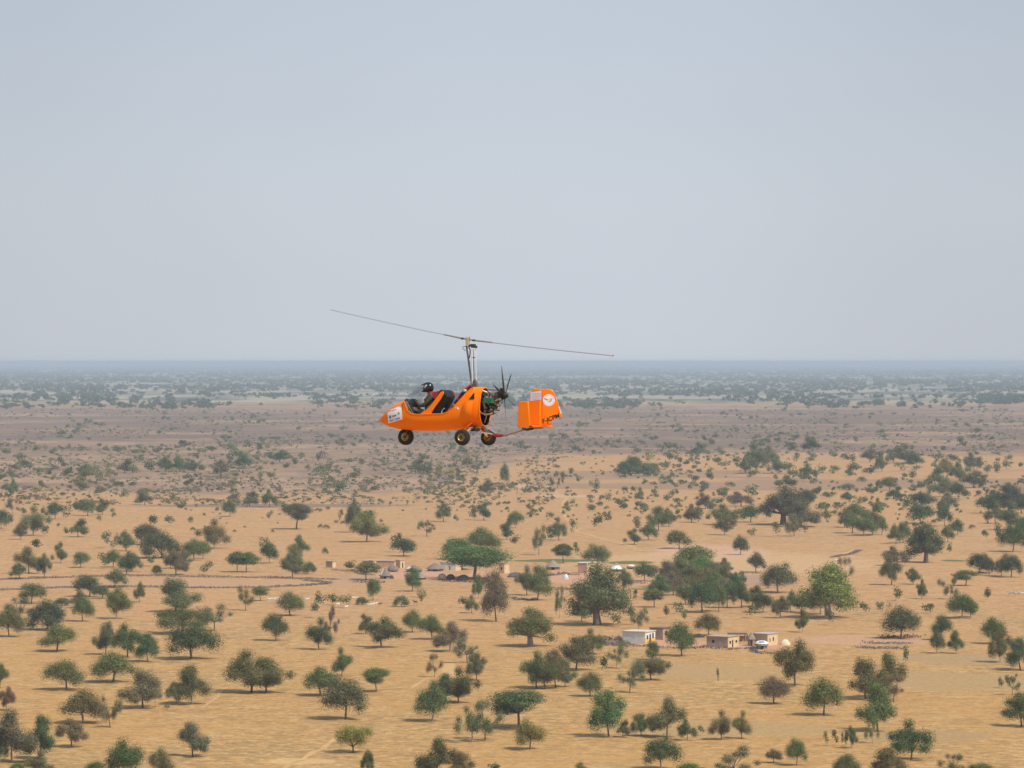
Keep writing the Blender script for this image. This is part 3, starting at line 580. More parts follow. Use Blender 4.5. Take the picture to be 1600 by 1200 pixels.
house('house', 'pale ochre house with two slit windows and white roof strip, right of the farmstead', 1199, 1009, 21, 18, 18, TANM, SUNLITO, TIN, (), ((.22,.29,.30,.62,'window'),(.52,.62,.36,.68,'window')), ang=36, roofh=.12)
house('house', 'lone small mud house with a pale end wall, leftmost of the far village', 519, 887, 10, 5.5, 9.5, SHADEM, SUNLITO, mat('mud_roof', (.44,.34,.26)), ang=30)
house('house', 'long low pinkish mud house at the back of the far village', 616, 886, 50, 6, 9, PINKM, SUNLITO, mat('mud_roof', (.4,.3,.2)), (), ((.35,.65,.2,.7,'door'),), ang=12)
house('house', 'tan mud house with two dark doorways beside the long low pinkish house', 625, 888, 7, 7, 12, TANM, SUNLITO, TANM, (), ((.45,.7,.05,.7,'door'),), ang=40)
house('house', 'tiny bright ochre-fronted house before the long pinkish house', 583, 887.5, 6, 5, 11, TANM, SUNLITO, TANM, (), ((.3,.6,.05,.7,'door'),), ang=40)
house('house', 'cream-walled house under the left edge of the widest umbrella tree', 712, 892, 24, 8, 12, mat('cream_wall', (.70,.62,.50), .9, var=.15, scale=.6), SUNLITO, mat('mud_roof', (.4,.3,.2)), ((.35,.42,.1,.6,'door'),), (), ang=22)
house('house', 'small ochre house right of the widest umbrella tree', 788, 896, 9, 8, 15, OCH, SUNLITO, TANM, ((.35,.6,.35,.65,'window'),), (), ang=36)
house('house', 'pinkish house with a white tin roof beside the giant baobab', 917, 896, 14, 5, 16, PINKM, SUNLITO, mat('white_tin', (.75,.74,.73), .4, var=.05), (), (), ang=22)
THATCH = mat('thatch', (.23,.18,.145), .95, var=.3, scale=3); THATCHL = mat('light_thatch', (.30,.235,.18), .95, var=.3, scale=3); STICK = mat('stick_wall', (.30,.22,.16), .95, var=.3, scale=4)
def hut(label, px, py, pw, ph, mroof, flat=.35, dome=False, tarp=None, group='thatched huts', cat='hut'):
    s = mpp(py); root = empty('hut', gpt(px, py)); tag(root, label, cat, group); r = pw*s/2; h = ph*s
    n_ = 22; b = MB(); b.cyl((0,0,0),(0,0,h*flat),r*.80,STICK,n=n_); b.build('wall', root)
    q = MB(); q.box((0,-r*.80,h*flat*.42),(r*.36,.08,h*flat*.8),DARK); q.build('door', root)
    rows = []; rng = random.Random(int(px))
    for j in range(8):
        t = j/7; rr = r*(math.cos(t*math.pi/2)**.8 if dome else (1-t)**.85)+.01; zz = h*flat*.85+(h-h*flat*.85)*(math.sin(t*math.pi/2) if dome else t)
        rows.append([(rr*math.cos(a)*(1+rng.uniform(-.04,.04)), rr*math.sin(a)*(1+rng.uniform(-.04,.04)), zz) for a in [2*math.pi*i/n_ for i in range(n_)]])
    q = MB(); q.grid(rows, mroof, close=True); rf_ = q.build('roof', root)
    if tarp:
        q = MB(); m_, a0, a1, t0, t1 = tarp
        q.grid([[(r*1.03*((math.cos(t*math.pi/2)**.8 if dome else (1-t)**.85))*math.cos(R(a)), r*1.03*((math.cos(t*math.pi/2)**.8 if dome else (1-t)**.85))*math.sin(R(a)),
                  h*flat*.85+(h-h*flat*.85)*(math.sin(t*math.pi/2) if dome else t)+.06) for a in np.linspace(a0,a1,10)] for t in np.linspace(t0,t1,6)], m_); q.build('tarpaulin', rf_)
    return root
WT = mat('white_tarp', (.80,.78,.76), .6, var=.06, scale=2); BT = mat('blue_tarp', (.16,.30,.55), .6); CT = mat('cream_tarp', (.74,.64,.46), .7, var=.1, scale=2)
hut('grey conical thatched hut between the two ochre houses', 1174, 1009, 14, 22, THATCHL, .55)
h_ = hut('round hut with white and blue dome top in front of the pale two-window house', 1190, 1014, 22, 13, STICK, .5, True, (WT, 180, 360, .22, .98))
q = MB(); s_ = mpp(1014); q.grid([[(11*s_*1.05*math.cos(t*math.pi/2)**.8*math.cos(R(a)), 11*s_*1.05*math.cos(t*math.pi/2)**.8*math.sin(R(a)), 13*s_*(.425+.575*math.sin(t*math.pi/2))+.07) for a in np.linspace(235,300,8)] for t in np.linspace(.42,.70,4)], BT); q.build('blue_patch', h_)
hut('dark grey domed hut right of the tan house, left part of the village', 614, 893, 18, 10, THATCH, .2, True)
hut('grey thatched hut with a cream sheet leaning on its left side', 602, 904, 20, 17, THATCH, .3, False, (CT, 150, 235, .1, .8))
hut('wide thatched hut with white patches on its roof', 647, 893, 30, 11, THATCH, .3, False, (WT, 190, 235, .2, .6))
hut('wide dark thatched hut left of the cream-walled house', 680, 892, 30, 13, THATCH, .3)
hut('light grey thatched hut standing forward on the pink yard behind a slim tree', 656, 905, 24, 12, THATCHL, .25)
hut('small brown domed hut at the front edge of the pink yard', 691, 906, 14, 10, THATCHL, .2, True)
hut('black-roofed low hut beside the small brown domed hut', 704, 906, 14, 9, mat('black_cover', (.035,.033,.04), .9), .2, True)
hut('grey-brown pointed hut left of the white-roofed house', 864, 890, 26, 15, THATCHL, .35)
hut('brown pointed hut with a bright white sheet in front, right of the giant baobab', 963, 893, 24, 14, mat('brown_thatch', (.33,.25,.15), .95, var=.2), .3, False, (WT, 200, 320, .05, .55))
hut('small hut with a whitish cover at the right end of the village', 986, 889, 14, 7, THATCH, .3, True, (CT, 190, 330, .3, .9))
def mound(name, label, cat, px, py, pw, ph, m, seed=0, group=None):
    s = mpp(py); b = MB(); rng = random.Random(seed); r = pw*s/2; h = ph*s
    rows = []
    for j in range(8):
        t = j/7*math.pi/2
        rows.append([(r*math.cos(t)*math.cos(a)*rng.uniform(.9,1.08), r*.6*math.cos(t)*math.sin(a), h*math.sin(t)*rng.uniform(.94,1.04)) for a in [2*math.pi*i/18 for i in range(18)]])
    b.grid(rows, m, close=True); o = b.build(name, None, True); o.location = gpt(px, py); tag(o, label, cat, group); return o
mound('covered_heap', 'cream sheet over a long heap right of the pale two-window house', 'heap', 1227, 1008, 16, 9, CT, 1)
mound('covered_heap', 'small blue-black covered heap right of the leaning cream sheet', 'heap', 611, 904, 9, 6, mat('navy_cover', (.05,.065,.10), .8), 2)
mound('water_tank', 'small silvery white tank on the pink yard left of the giant baobab', 'tank', 884, 905, 9, 8, mat('silver_tank', (.70,.72,.76), .35, metal=.2), 3)
mound('firewood_heap', 'dark blue-grey heap between the umbrella tree and grey-green trees', 'heap', 806, 902, 26, 8, mat('wood_heap', (.13,.125,.14), .95, var=.5, scale=1.2), 4)
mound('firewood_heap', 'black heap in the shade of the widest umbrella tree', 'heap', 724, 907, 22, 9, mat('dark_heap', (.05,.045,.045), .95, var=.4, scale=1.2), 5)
mound('firewood_heap', 'brown heap of branches behind the bright yard trees', 'heap', 1092, 996, 18, 6, mat('dark_heap', (.05,.045,.045)), 6)
# open shelter between two houses
sh = empty('open_shelter', gpt(1160, 1002)); tag(sh, 'flat brushwood shelter with dark roof between the two ochre houses', 'shelter'); s_ = mpp(1002)
q = MB(); q.box((-8*s_,0,12*s_),(30*s_,2.2,.28),DKR); q.build('roof', sh)
for dx in (-20, -8, 4, 8):
    for dy in (-.9, .9):
        q = MB(); q.cyl((dx*s_,dy,0),(dx*s_,dy,12*s_-.14),.06,BARK,n=6); q.build('post', sh)
q = MB(); q.box((2*s_,1.1,4*s_),(12*s_,.15,8*s_),PINKM); q.build('back_wall', sh)
def brush_fence(label, pts, ph, thick, seed=0, m=None, group='brushwood fences', name='brush_fence'):
    rng = np.random.default_rng(seed); P = [gpt(*p) for p in pts]; Vs = []
    for (a, b), (pa, pb) in zip(zip(P[:-1], P[1:]), zip(pts[:-1], pts[1:])):
        ln = (b-a).length; h = ph*mpp((pa[1]+pb[1])/2); n_ = int(ln*thick*7/max(h,.4))+8; n_ = min(n_, 4200)
        t = rng.random(n_); C_ = np.array(a)[None]*(1-t[:,None])+np.array(b)[None]*t[:,None]
        C_[:,0] += rng.normal(0, thick*.25, n_); C_[:,1] += rng.normal(0, thick*.45, n_)
        env = .75+.25*np.sin(t*ln*.35+rng.uniform(0,6))+.18*np.sin(t*ln*1.3)
        C_[:,2] = rng.random(n_)*h*.8*env+.05
        d = rng.normal(size=(n_,3)); d[:,2] *= .7; d /= np.linalg.norm(d,axis=1)[:,None]; L_ = rng.uniform(.2,.55,n_)*max(h,.7)
        u = d*L_[:,None]; v = np.cross(d, rng.normal(size=(n_,3))); v /= np.linalg.norm(v,axis=1)[:,None]; v *= (L_*.30)[:,None]
        Vs.append(np.stack([C_-u, C_-v, C_+u, C_+v],1).reshape(-1,3))
    me = quad_mesh(name, np.concatenate(Vs), [m or TWIG]); o = bpy.data.objects.new(name, me); COL.objects.link(o); tag(o, label, 'fence', group); return o
brush_fence('long thorn-brush hedge across the left, the farther of two parallel ones', [(-20,906),(20,905),(90,903),(160,901),(240,900),(320,902),(420,903),(475,905),(528,905.5)], 3.2, 2.6, 1)
brush_fence('long thorn-brush hedge across the left, the nearer of two parallel ones', [(-20,923),(40,921),(110,918),(200,917),(320,919),(400,918.5),(470,916),(515,912),(500,909),(476,907)], 3.2, 2.6, 2)
brush_fence('brush fence before the left end of the village', [(517,891),(550,892),(566,898),(585,899)], 3, 1.6, 3)
brush_fence('thick brush heap fence under the flat green tree', [(548,910),(600,911)], 6, 2.5, 4)
brush_fence('brush and stone wall along the front of the white house yard', [(974,1010),(1008,1010),(1030,1012),(1068,1014),(1104,1012)], 4, 1.6, 5)
brush_fence('brush wall along the front of the ochre house yard', [(1104,1013),(1136,1015.5),(1156,1014),(1180,1014)], 4.5, 1.4, 6)
brush_fence('curved dark brush pen in front of the blue and white dome hut', [(1178,1012),(1176,1018),(1186,1021),(1215,1022),(1242,1021)], 5, 1.8, 7, mat('grey_brush', (.15,.135,.13), .95, var=.3))
brush_fence('brushwood pen left of the white house', [(940,1008),(970,1009),(972,1001),(944,999),(940,1008)], 8, 3, 8)
brush_fence('brush fence left of the giant baobab in front of the village', [(842,922),(900,921)], 6, 2.5, 9)
brush_fence('brush fence behind the white tank', [(850,901),(880,897),(903,899)], 5, 2, 10)
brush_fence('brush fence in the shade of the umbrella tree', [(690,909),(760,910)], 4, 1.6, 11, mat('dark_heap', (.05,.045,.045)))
brush_fence('purple-grey brush fence right of the slim grey-green tree', [(798,935),(830,938),(838,936)], 3, 1.6, 12)
brush_fence('dark brush ring round the foot of the forked tree', [(1378,997),(1392,996),(1408,996.5),(1434,996)], 5.5, 3, 13, mat('dark_brush', (.08,.07,.068), .95, var=.3))
brush_fence('short brush row, middle of three below the forked tree', [(1353,1005.5),(1422,1006)], 4.5, 3, 14)
brush_fence('short brush row, lowest of three below the forked tree', [(1338,1012),(1375,1013.5),(1415,1014)], 4, 2.6, 15)
brush_fence('dark brush fence at the foot of the dark tree right of the village', [(1157,896),(1190,896)], 4, 2, 16)
brush_fence('thin brush line across the empty sand at right', [(1300,871),(1330,866),(1344,860)], 2.5, 2, 17)
brush_fence('brush fence at the right end of the village', [(990,911),(1010,912)], 4, 1.6, 18)
brush_fence('low brush fence beneath the row of dark trees at the right edge', [(1527,895),(1545,896)], 3, 2.2, 19, mat('dark_brush', (.08,.07,.068)))
brush_fence('bluish brush heap around the lone thin trees beside the hedge', [(416,904),(430,904)], 5, 2, 20)
# animals
def beast(name, label, px, py, L, col, heading, group, horns=False):
    s = L; b = MB(); m_ = mat('coat_%s' % name+str(col[0]), col, .85, var=.1, scale=3)
    rows = []
    for (x, z, ry, rz_) in ((-.50,.70,.04,.05),(-.46,.68,.13,.16),(-.25,.66,.16,.19),(0,.63,.18,.21),(.25,.66,.16,.22),(.42,.72,.12,.18),(.55,.84,.08,.12),(.66,.96,.06,.09),(.72,1.0,.075,.085),(.82,.96,.055,.06),(.90,.90,.035,.04)):
        rows.append([(x*s, ry*s*math.cos(a), (z+rz_*math.sin(a))*s) for a in [2*math.pi*i/10 for i in range(10)]])
    b.grid(rows, m_, close=True)
    for x, back in ((-.38,1),(.30,0)):
        for y in (-.09,.09):
            b.tube([(x*s,y*s,.62*s),((x+(-.05 if back else .0))*s,y*s,.34*s),((x+(.0 if back else .02))*s,y*s,.16*s),(x*s,y*s,0)], [.075*s,.04*s,.03*s,.035*s], m_, 6)
    b.tube([(-.5*s,0,.76*s),(-.58*s,0,.55*s),(-.57*s,0,.4*s)], [.025*s,.018*s,.02*s], m_, 5)
    for y in (-1,1):
        b.tube([(.70*s,.05*y*s,1.05*s),(.66*s,.14*y*s,1.07*s)], [.03*s,.01*s], m_, 5)
        if horns: b.tube([(.72*s,.04*y*s,1.07*s),(.72*s,.12*y*s,1.22*s),(.70*s,.06*y*s,1.42*s)], [.022*s,.018*s,.006*s], BARKP, 5)
    o = b.build(name, None, True); o.location = gpt(px, py); o.rotation_euler = (0,0,heading); tag(o, label, name, group); return o
cw = (.78,.74,.68)
gl = [(421,939,'white goat, leftmost of the flock below the brush hedges'),(427,939,'white goat, second from left of the flock below the hedges'),(432,938,'white goat, third from left of the flock below the hedges'),
      (441,939,'white goat at the left foot of a domed tree below the hedges'),(480,939,'white goat alone right of a domed tree below the hedges'),(528,947,'white goat between two small grey-green trees'),
      (553,937,'white goat, left of a pair above the small thin tree'),(559,937,'white goat, right of a pair above the small thin tree'),(577,948,'white goat, left end of the right-hand flock'),
      (582,947,'white goat, second from left of the right-hand flock'),(587,946,'white goat, right of centre in the right-hand flock'),(541,951,'white goat at the foot of the small thin tree')]
for i, (x, y, lb) in enumerate(gl): beast('goat', lb, x, y, .85, cw, random.choice((0.2,3.0,3.4,.5)), 'white goats grazing')
beast('goat', 'brown goat at the right end of the right-hand white flock', 594, 946, .8, (.16,.09,.06), .3, 'brown goats')
beast('donkey', 'dark brown donkey standing left of the slim tree', 649, 944, 1.0, (.10,.07,.06), 3.0, None)
for i, (x, y) in enumerate(((1578,932),(1583,931),(1588,932),(1594,931),(1599,932))):
    beast('cow', ['pale cow, leftmost of the herd at the right edge','pale cow, second from left in the herd at the right edge','pale cow, middle of the herd at the right edge','pale cow, fourth in the herd at the right edge','pale cow, last in the herd against the right edge'][i], x, y, 1.25, (.74,.66,.52), -1.4+.25*i, 'pale cattle standing at the right', True)
beast('goat', 'pale pinkish goat, left of two above the olive tree', 1305, 878.5, .95, (.75,.62,.55), .1, 'goats above the olive tree')
beast('goat', 'pale pinkish goat, right of two above the olive tree', 1310, 878.5, .95, (.75,.62,.55), 3.0, 'goats above the olive tree')
# ------------------------------------------------------------------ the autogyro
DG = 100.0; YAW = R(23)
gyro = empty('autogyro', ((743-CX)*DG/F, DG, HC-(683.5-HY)*DG/F))
# local axes: +X nose, +Y the craft's left (towards the camera), +Z up; nose points left and away
gyro.rotation_euler = Matrix(((-math.cos(YAW), -math.sin(YAW), 0), (math.sin(YAW), -math.cos(YAW), 0), (0,0,1))).to_euler()
gyro.rotation_euler.rotate_axis('X', R(1.2))
tag(gyro, 'orange open-cockpit two-seat autogyro flying left above the savanna', 'autogyro')
def P(px, py, y=0.0): return Vector(((743-px-23.4*y)/55.2, y, (683.5-py)/60))
ORG = mat('orange_paint', (1.0,.215,.0), .42, spec=.16, coat=.06, var=.04, scale=3)
BLK = mat('black_plastic', (.018,.018,.02), .55); RUB = mat('tyre_rubber', (.028,.027,.027), .85, var=.2, scale=20); GOLD = mat('gold_rim', (.50,.33,.09), .35, metal=.7)
ALU = mat('grey_metal', (.50,.49,.47), .38, metal=.6); WHT = mat('white_rod', (.80,.79,.77), .4); DKM = mat('dark_metal', (.07,.065,.06), .5, metal=.4); RED = mat('red_fabric', (.55,.03,.04), .8)
BEI = mat('beige_metal', (.55,.48,.36), .5, metal=.2); GRNB = mat('green_box', (.03,.15,.09), .4); NAVY = mat('navy_fabric', (.025,.04,.09), .9, var=.3, scale=14)
STK = mat('white_sticker', (.82,.80,.84), .5)
# hull: stations (photo px along the centreline, sill/top row, keel row, half width, closed?)
ST = [(591.5,657,658.5,.02,1),(594,653,661,.10,1),(599,648,664,.17,1),(606,641.5,667,.25,1),(614,635,669.5,.31,1),(621,630.5,671.2,.35,1),(628,627.5,672.2,.375,1),(634,624.8,672.6,.385,1),(636.5,624,672.8,.385,1),
      (638,626,672.9,.385,0),(641,633,673.2,.39,0),(645,642,673.5,.395,0),(651,647,673.8,.40,0),(661,648.3,674.1,.41,0),(673,648,674.2,.42,0),(687,647.5,674,.42,0),(701,647,673,.42,0),
      (709,644,672.6,.42,0),(717,637.5,671.8,.42,0),(726,626.5,671,.41,0),(735,615,670,.40,0),(742,607.5,669,.39,0),(746,605,668.3,.385,0),(749.5,604.5,667.6,.38,1),(753,604.8,666.8,.375,1),(757.5,606,665.5,.365,1)]
ZM_ROW = 655.0
def half(stn, n=22, inset=0.0, toprow=None):
    """half profile keel -> top, list of (y,z)"""
    px, top, keel, W, closed = stn; zt = (683.5-top)/60-inset; zb = (683.5-keel)/60+inset; W = max(W-inset, .004)
    H = zt-zb; zm = zb+min(.43, .80*H) if not closed or px > 700 else zb+min(.43, .5*H)
    pts = []
    nb_ = n//2
    for i in range(nb_):
        t = i/(nb_)*math.pi/2; pts.append((W*math.sin(t)**.85, zm-(zm-zb)*math.cos(t)**.9))
    nt_ = n-nb_
    for i in range(nt_):
        u = i/(nt_-1)
        if closed and px < 700: t = u*math.pi/2; pts.append((W*math.cos(t)**.9, zm+(zt-zm)*math.sin(t)))
        elif closed:
            if u < .6: v = u/.6; z = zm+(zt-.13-zm)*v; pts.append((W*(1-.30*v*v), z))
            else: v = (u-.6)/.4*math.pi/2; pts.append((W*.70*math.cos(v), zt-.13+.13*math.sin(v)))
        else:
            z = zm+(zt-zm)*u; k = max(0, z-.62)/.68; pts.append((W*(1-.30*k*k), z))
    return pts
def stx(px): return (743-px)/55.2
def lerp_station(px):
    for a, b in zip(ST[:-1], ST[1:]):
        if a[0] <= px <= b[0]:
            t = (px-a[0])/(b[0]-a[0]); return (px, a[1]+(b[1]-a[1])*t, a[2]+(b[2]-a[2])*t, a[3]+(b[3]-a[3])*t, a[4])
    return ST[0] if px < ST[0][0] else ST[-1]
def hull_y(x, z):
    hp = half(lerp_station(743-55.2*x)); best = hp[-1][0]
    for a, b in zip(hp[:-1], hp[1:]):
        if min(a[1], b[1]) <= z <= max(a[1], b[1]) and abs(b[1]-a[1]) > 1e-6:
            return a[0]+(b[0]-a[0])*(z-a[1])/(b[1]-a[1])
    return best
def hull_rows(inset):
    rows = []
    for s in ST:
        hp = half(s, inset=inset); x = stx(s[0])
        rows.append([(x, -y, z) for y, z in hp[::-1]]+[(x, y, z) for y, z in hp[1:]])
    return rows
b = MB(); b.grid(hull_rows(0), ORG)
band = [(654,649),(666,641),(674,632),(681,622),(687.5,613),(691,611.5),(692.5,615),(688,624),(681,634),(675,643),(673,648.5)]
for sgn in (1, -1):                                       # raised strips beside the front seat
    bp = [(743-23.4*.39-q[0])/55.2 for q in band]; zz = [(683.5-q[1])/60 for q in band]
    b.prism([(x, sgn*.405*(1-.12*max(0,z-.6)), z) for x, z in zip(bp, zz)], (0, -sgn*.035, 0), ORG)
# rim lips along the sills
for sgn in (1, -1):
    b.tube([(stx(s[0]), sgn*(half(s)[-1][0]), half(s)[-1][1]) for s in ST if not s[4]], .014, ORG, 6)
b.tube([(stx(757.5), y, z) for y, z in [(-q[0], q[1]) for q in half(ST[-1])[::-1]]+half(ST[-1])[1:]], .016, ORG, 6)
body = b.build('body', gyro, True)
q = MB(); q.grid([r_ for r_ in hull_rows(.018)], BLK); q.build('lining', body, True)
# flank scoop behind the seats
for sgn in (1, -1):
    q = MB(); rows = []
    for i in range(9):
        t = i/8; row = 627+35*t; xf = 735.5-5*math.sin(t*math.pi)**.7; z = (683.5-row)/60
        rr = []
        for k in range(7):
            u = k/6; x = (743-23.4*.40-(xf+(749-xf)*u-9.4+9.4*0))/55.2
            y = hull_y(x, z)+.012+.10*math.sin(min(1,u*1.6)*math.pi/2)*math.sin(math.pi*min(1,max(0,t*.92+.06)))**.6
            rr.append((x, sgn*y, z))
        rows.append(rr)
    q.grid(rows, ORG); q.build('scoop', body, True)
# triangular side window, small flag sticker, nose sticker
def surf(px, row, off=.004, sgn=1):
    z = (683.5-row)/60; y = .36
    for _ in range(14): x = (743-px-23.4*y)/55.2; y = .5*y+.5*hull_y(x, z)
    return Vector((x, sgn*(y+off), z))
q = MB(); wc = [(741,612.5),(741,624),(732.5,624.3)]
for a_ in range(6):
    for b_ in range(6-a_):
        f_ = lambda i_, j_: surf(wc[0][0]+(wc[1][0]-wc[0][0])*i_/6+(wc[2][0]-wc[0][0])*j_/6, wc[0][1]+(wc[1][1]-wc[0][1])*i_/6+(wc[2][1]-wc[0][1])*j_/6, .010)
        q.add([f_(a_,b_), f_(a_+1,b_), f_(a_,b_+1)], [(0,1,2)], BLK)
        if a_+b_ < 5: q.add([f_(a_+1,b_), f_(a_+1,b_+1), f_(a_,b_+1)], [(0,1,2)], BLK)
q.build('quarter_window', body)
def patch(c4, nu, nv, m, off, name, parent):
    a, b_, c_, d = c4; rows = []
    for i in range(nv+1):
        t = i/nv; rows.append([surf((a[0]*(1-u)+b_[0]*u)*(1-t)+(d[0]*(1-u)+c_[0]*u)*t, (a[1]*(1-u)+b_[1]*u)*(1-t)+(d[1]*(1-u)+c_[1]*u)*t, off) for u in [k/nu for k in range(nu+1)]])
    q = MB(); q.grid(rows, m); return q.build(name, parent)
quad = [(603.5,642.5),(626,634.5),(628,656),(605.5,662.8)]
ns = patch(quad, 8, 6, STK, .004, 'nose_sticker', body)
def sub(quad, u0, u1, v0, v1):
    a, b_, c_, d = [Vector(p_) for p_ in quad]
    f = lambda u, v: tuple((a*(1-u)+b_*u)*(1-v)+(d*(1-u)+c_*u)*v)
    return [f(u0,v0), f(u1,v0), f(u1,v1), f(u0,v1)]
CYAN = mat('cyan_print', (.02,.28,.55), .5); DKP = mat('dark_print', (.04,.05,.09), .5); PNK = mat('red_print', (.45,.10,.22), .5); PUR = mat('purple_print', (.20,.10,.35), .5)
for r4, m_ in (((.10,.24,.44,.66),CYAN),((.34,.40,.50,.62),DKP),((.42,.47,.50,.62),DKP),((.49,.54,.52,.62),DKP),((.56,.60,.50,.62),DKP),((.72,.75,.40,.60),DKP),((.75,.83,.45,.49),DKP),((.80,.83,.42,.58),DKP),
               ((.30,.42,.12,.17),PNK),((.50,.62,.12,.17),PNK),((.12,.17,.80,.90),PUR),((.19,.24,.80,.90),PUR),((.26,.31,.80,.90),PNK),((.33,.36,.80,.90),PUR),((.46,.49,.80,.88),PNK),((.56,.61,.80,.90),PUR),((.63,.68,.80,.90),PUR),((.70,.75,.80,.90),PUR),((.77,.82,.80,.90),PNK)):
    patch(sub(quad, *r4), 2, 1, m_, .007, 'print_mark', ns)
fs = patch([(711.5,636),(716.5,637),(717.5,640.5),(712,639)], 1, 1, STK, .004, 'small_sticker', body); patch([(712.8,636.6),(713.8,636.8),(714.2,639.4),(713.3,639.2)], 1, 1, RED, .006, 'print_mark', fs)
# windscreens
GLS = bpy.data.materials.new('windscreen'); GLS.use_nodes = True; n_ = GLS.node_tree.nodes; l_ = GLS.node_tree.links; n_.clear()
o_ = n_.new('ShaderNodeOutputMaterial'); tr_ = n_.new('ShaderNodeBsdfTransparent'); tr_.inputs[0].default_value = (.93,.95,.96,1); gs_ = n_.new('ShaderNodeBsdfGlossy'); gs_.inputs['Roughness'].default_value = .08
mx_ = n_.new('ShaderNodeMixShader'); mx_.inputs[0].default_value = .20; l_.new(tr_.outputs[0], mx_.inputs[1]); l_.new(gs_.outputs[0], mx_.inputs[2]); l_.new(mx_.outputs[0], o_.inputs[0])
def screen(pa, pb, wa, wb, name):
    q = MB(); rows = []
    for i in range(7):
        t = i/6; px = pa[0]+(pb[0]-pa[0])*t; row = pa[1]+(pb[1]-pa[1])*t-math.sin(t*math.pi)*1.5; w_ = wa+(wb-wa)*t
        rows.append([(stx(px)-.30*(abs(math.sin(a))**2.2), w_*math.sin(a), (683.5-row)/60-.05*abs(math.sin(a))**2) for a in np.linspace(-1.5,1.5,13)])
    q.grid(rows, GLS); return q.build(name, gyro, True)
screen((628,628),(650,604),.36,.20,'windscreen'); screen((694,640),(706,613),.30,.20,'rear_windscreen')
# console / instrument panel
q = MB(); q.prism([P(630,626,.30),P(634,623.5,.30),P(646,645,.30),P(640,660,.30),P(633,655,.30)], (.0,-.60,0), BLK); pn = q.build('instrument_panel', gyro, bevel=.01)
q = MB()
for k in range(5):
    q.tube([P(631.5+k*.8,627,.30), P(634+k*1.6,637,.33), P(641+k*1.3,647,.31)], .008, BEI if k % 2 else DKM, 5)
q.build('wiring', pn)
q = MB()
for i in range(3):
    for y in (-.16,0,.16):
        c = P(637+3*i, 628.5+6*i, y); q.cyl(c, c+Vector((-.02,0,.012)), .045, ALU, n=12)
q.build('gauge', pn)
# seats
def seat(pts, y, m, name):
    q = MB(); q.prism([P(a, b_, y) for a, b_ in pts], (0, -2*y, 0), m); return q.build(name, gyro, bevel=.02)
s1 = seat([(684,613),(688,609),(693,610.5),(698.5,620),(694,630),(688,641),(683,650),(668,652),(650,655),(650,650),(664,646),(674,638)], .27, BLK, 'front_seat')
q = MB(); q.prism([P(675,613,.16),P(690,609.5,.16),P(690,614,.16),P(683,624,.16),P(679,628,.16),P(677,622,.16)], (0,-.30,0), RED); q.build('seat_cover', s1, bevel=.01)
s2 = seat([(733,603),(737,603.5),(742,608),(728,640),(714,654),(692,657),(692,652),(704,646),(712,632),(722,616)], .20, NAVY, 'rear_seat')
q = MB(); q.tube([P(735,602,.16),P(726,609,.18),P(717,620,.19),P(708,634,.19),P(699,643,.19)], .035, RED, 6); q.build('harness', s2)
q = MB(); rr_ = random.Random(2)
for k in range(9):
    t = k/8; c = P(726-22*t, 611+29*t, rr_.uniform(.10,.20)); q.ell(c, (.06,.07,.05), NAVY if k % 3 else BEI, 8, 6)
q.build('folded_blanket', s2, True)
q = MB(); q.tube([P(683,648,.2),P(686,643,.2),P(684,638,.2)], .012, BEI, 5); q.tube([P(689,648,.18),P(690,642,.18),P(694,638,.18)], .012, WHT, 5); q.tube([P(692,647,.05),P(700,645,.05),P(703,641,.1)], .02, WHT, 5); q.build('seat_belt', gyro)
# undercarriage
def wheel(c, r, w_, hub_m, name='wheel'):
    c = Vector(c); q = MB(); q.cyl(c-Vector((0,w_*.46,0)), c+Vector((0,w_*.46,0)), r*.20, DKM, n=14)
    for sgn in (-1,1):
        prof = [(r*.20,.36),(r*.30,.30),(r*.40,.40),(r*.47,.48),(r*.52,.46)]
        q.grid([[c+Vector((rad*math.cos(a), sgn*w_*off, rad*math.sin(a))) for a in [2*math.pi*i/24 for i in range(24)]] for rad, off in prof], hub_m, close=True)
        for k in range(5):
            a = 2*math.pi*k/5; p_ = c+Vector((r*.34*math.cos(a), sgn*w_*.30, r*.34*math.sin(a))); q.cyl(p_, p_+Vector((0,sgn*.02,0)), r*.05, DKM, n=6)
    wh = q.build(name, gyro, True)
    t = MB(); rows = []
    for k in range(13):
        u = math.pi*(k/12-.5); v = w_*.5*math.sin(u); rad = r*.50+(r*.50)*abs(math.cos(u))**.55
        rows.append([c+Vector((rad*math.cos(a), v, rad*math.sin(a))) for a in [2*math.pi*i/36 for i in range(36)]])
    t.grid(rows, RUB, close=True)
    for v in (-.22,-.07,.07,.22):
        t.grid([[c+Vector(((r*1.004)*math.cos(a), w_*(v+dv), (r*1.004)*math.sin(a))) for a in [2*math.pi*i/36 for i in range(36)]] for dv in (-.045,.045)], RUB, close=True)
    t.build('tyre', wh, True); return wh
wheel(P(633,683.5,0), .215, .15, GOLD); wheel((0,.85,.0), .205, .17, GOLD); wheel((0,-.85,.0), .205, .17, GOLD)
q = MB()
for y in (-.10,.10): q.tube([P(636,668,y), P(633,683.5,y)], .018, DKM, 6)
q.box(P(636,670,0), (.10,.22,.04), DKM); q.build('nose_fork', gyro)
q = MB(); q.tube([(0.02,.84,0),(.0,.60,.13),(.0,.30,.24),(0,0,.27),(0,-.30,.24),(0,-.60,.13),(.02,-.84,0)], .038, ALU, 8); q.build('gear_bow', gyro, True)
for sgn in (1,-1):
    q = MB(); q.prism([(.30,sgn*.30,.20),(.12,sgn*.42,.14),(-.02,sgn*.56,.30),(-.06,sgn*.40,.38),(.02,sgn*.30,.40)], (0,-sgn*.06,0), ORG); q.build('gear_fairing', gyro, bevel=.01)
q = MB(); q.box((-.02,.22,.20), (.26,.3,.08), BLK); q.build('battery_tray', gyro, bevel=.01)
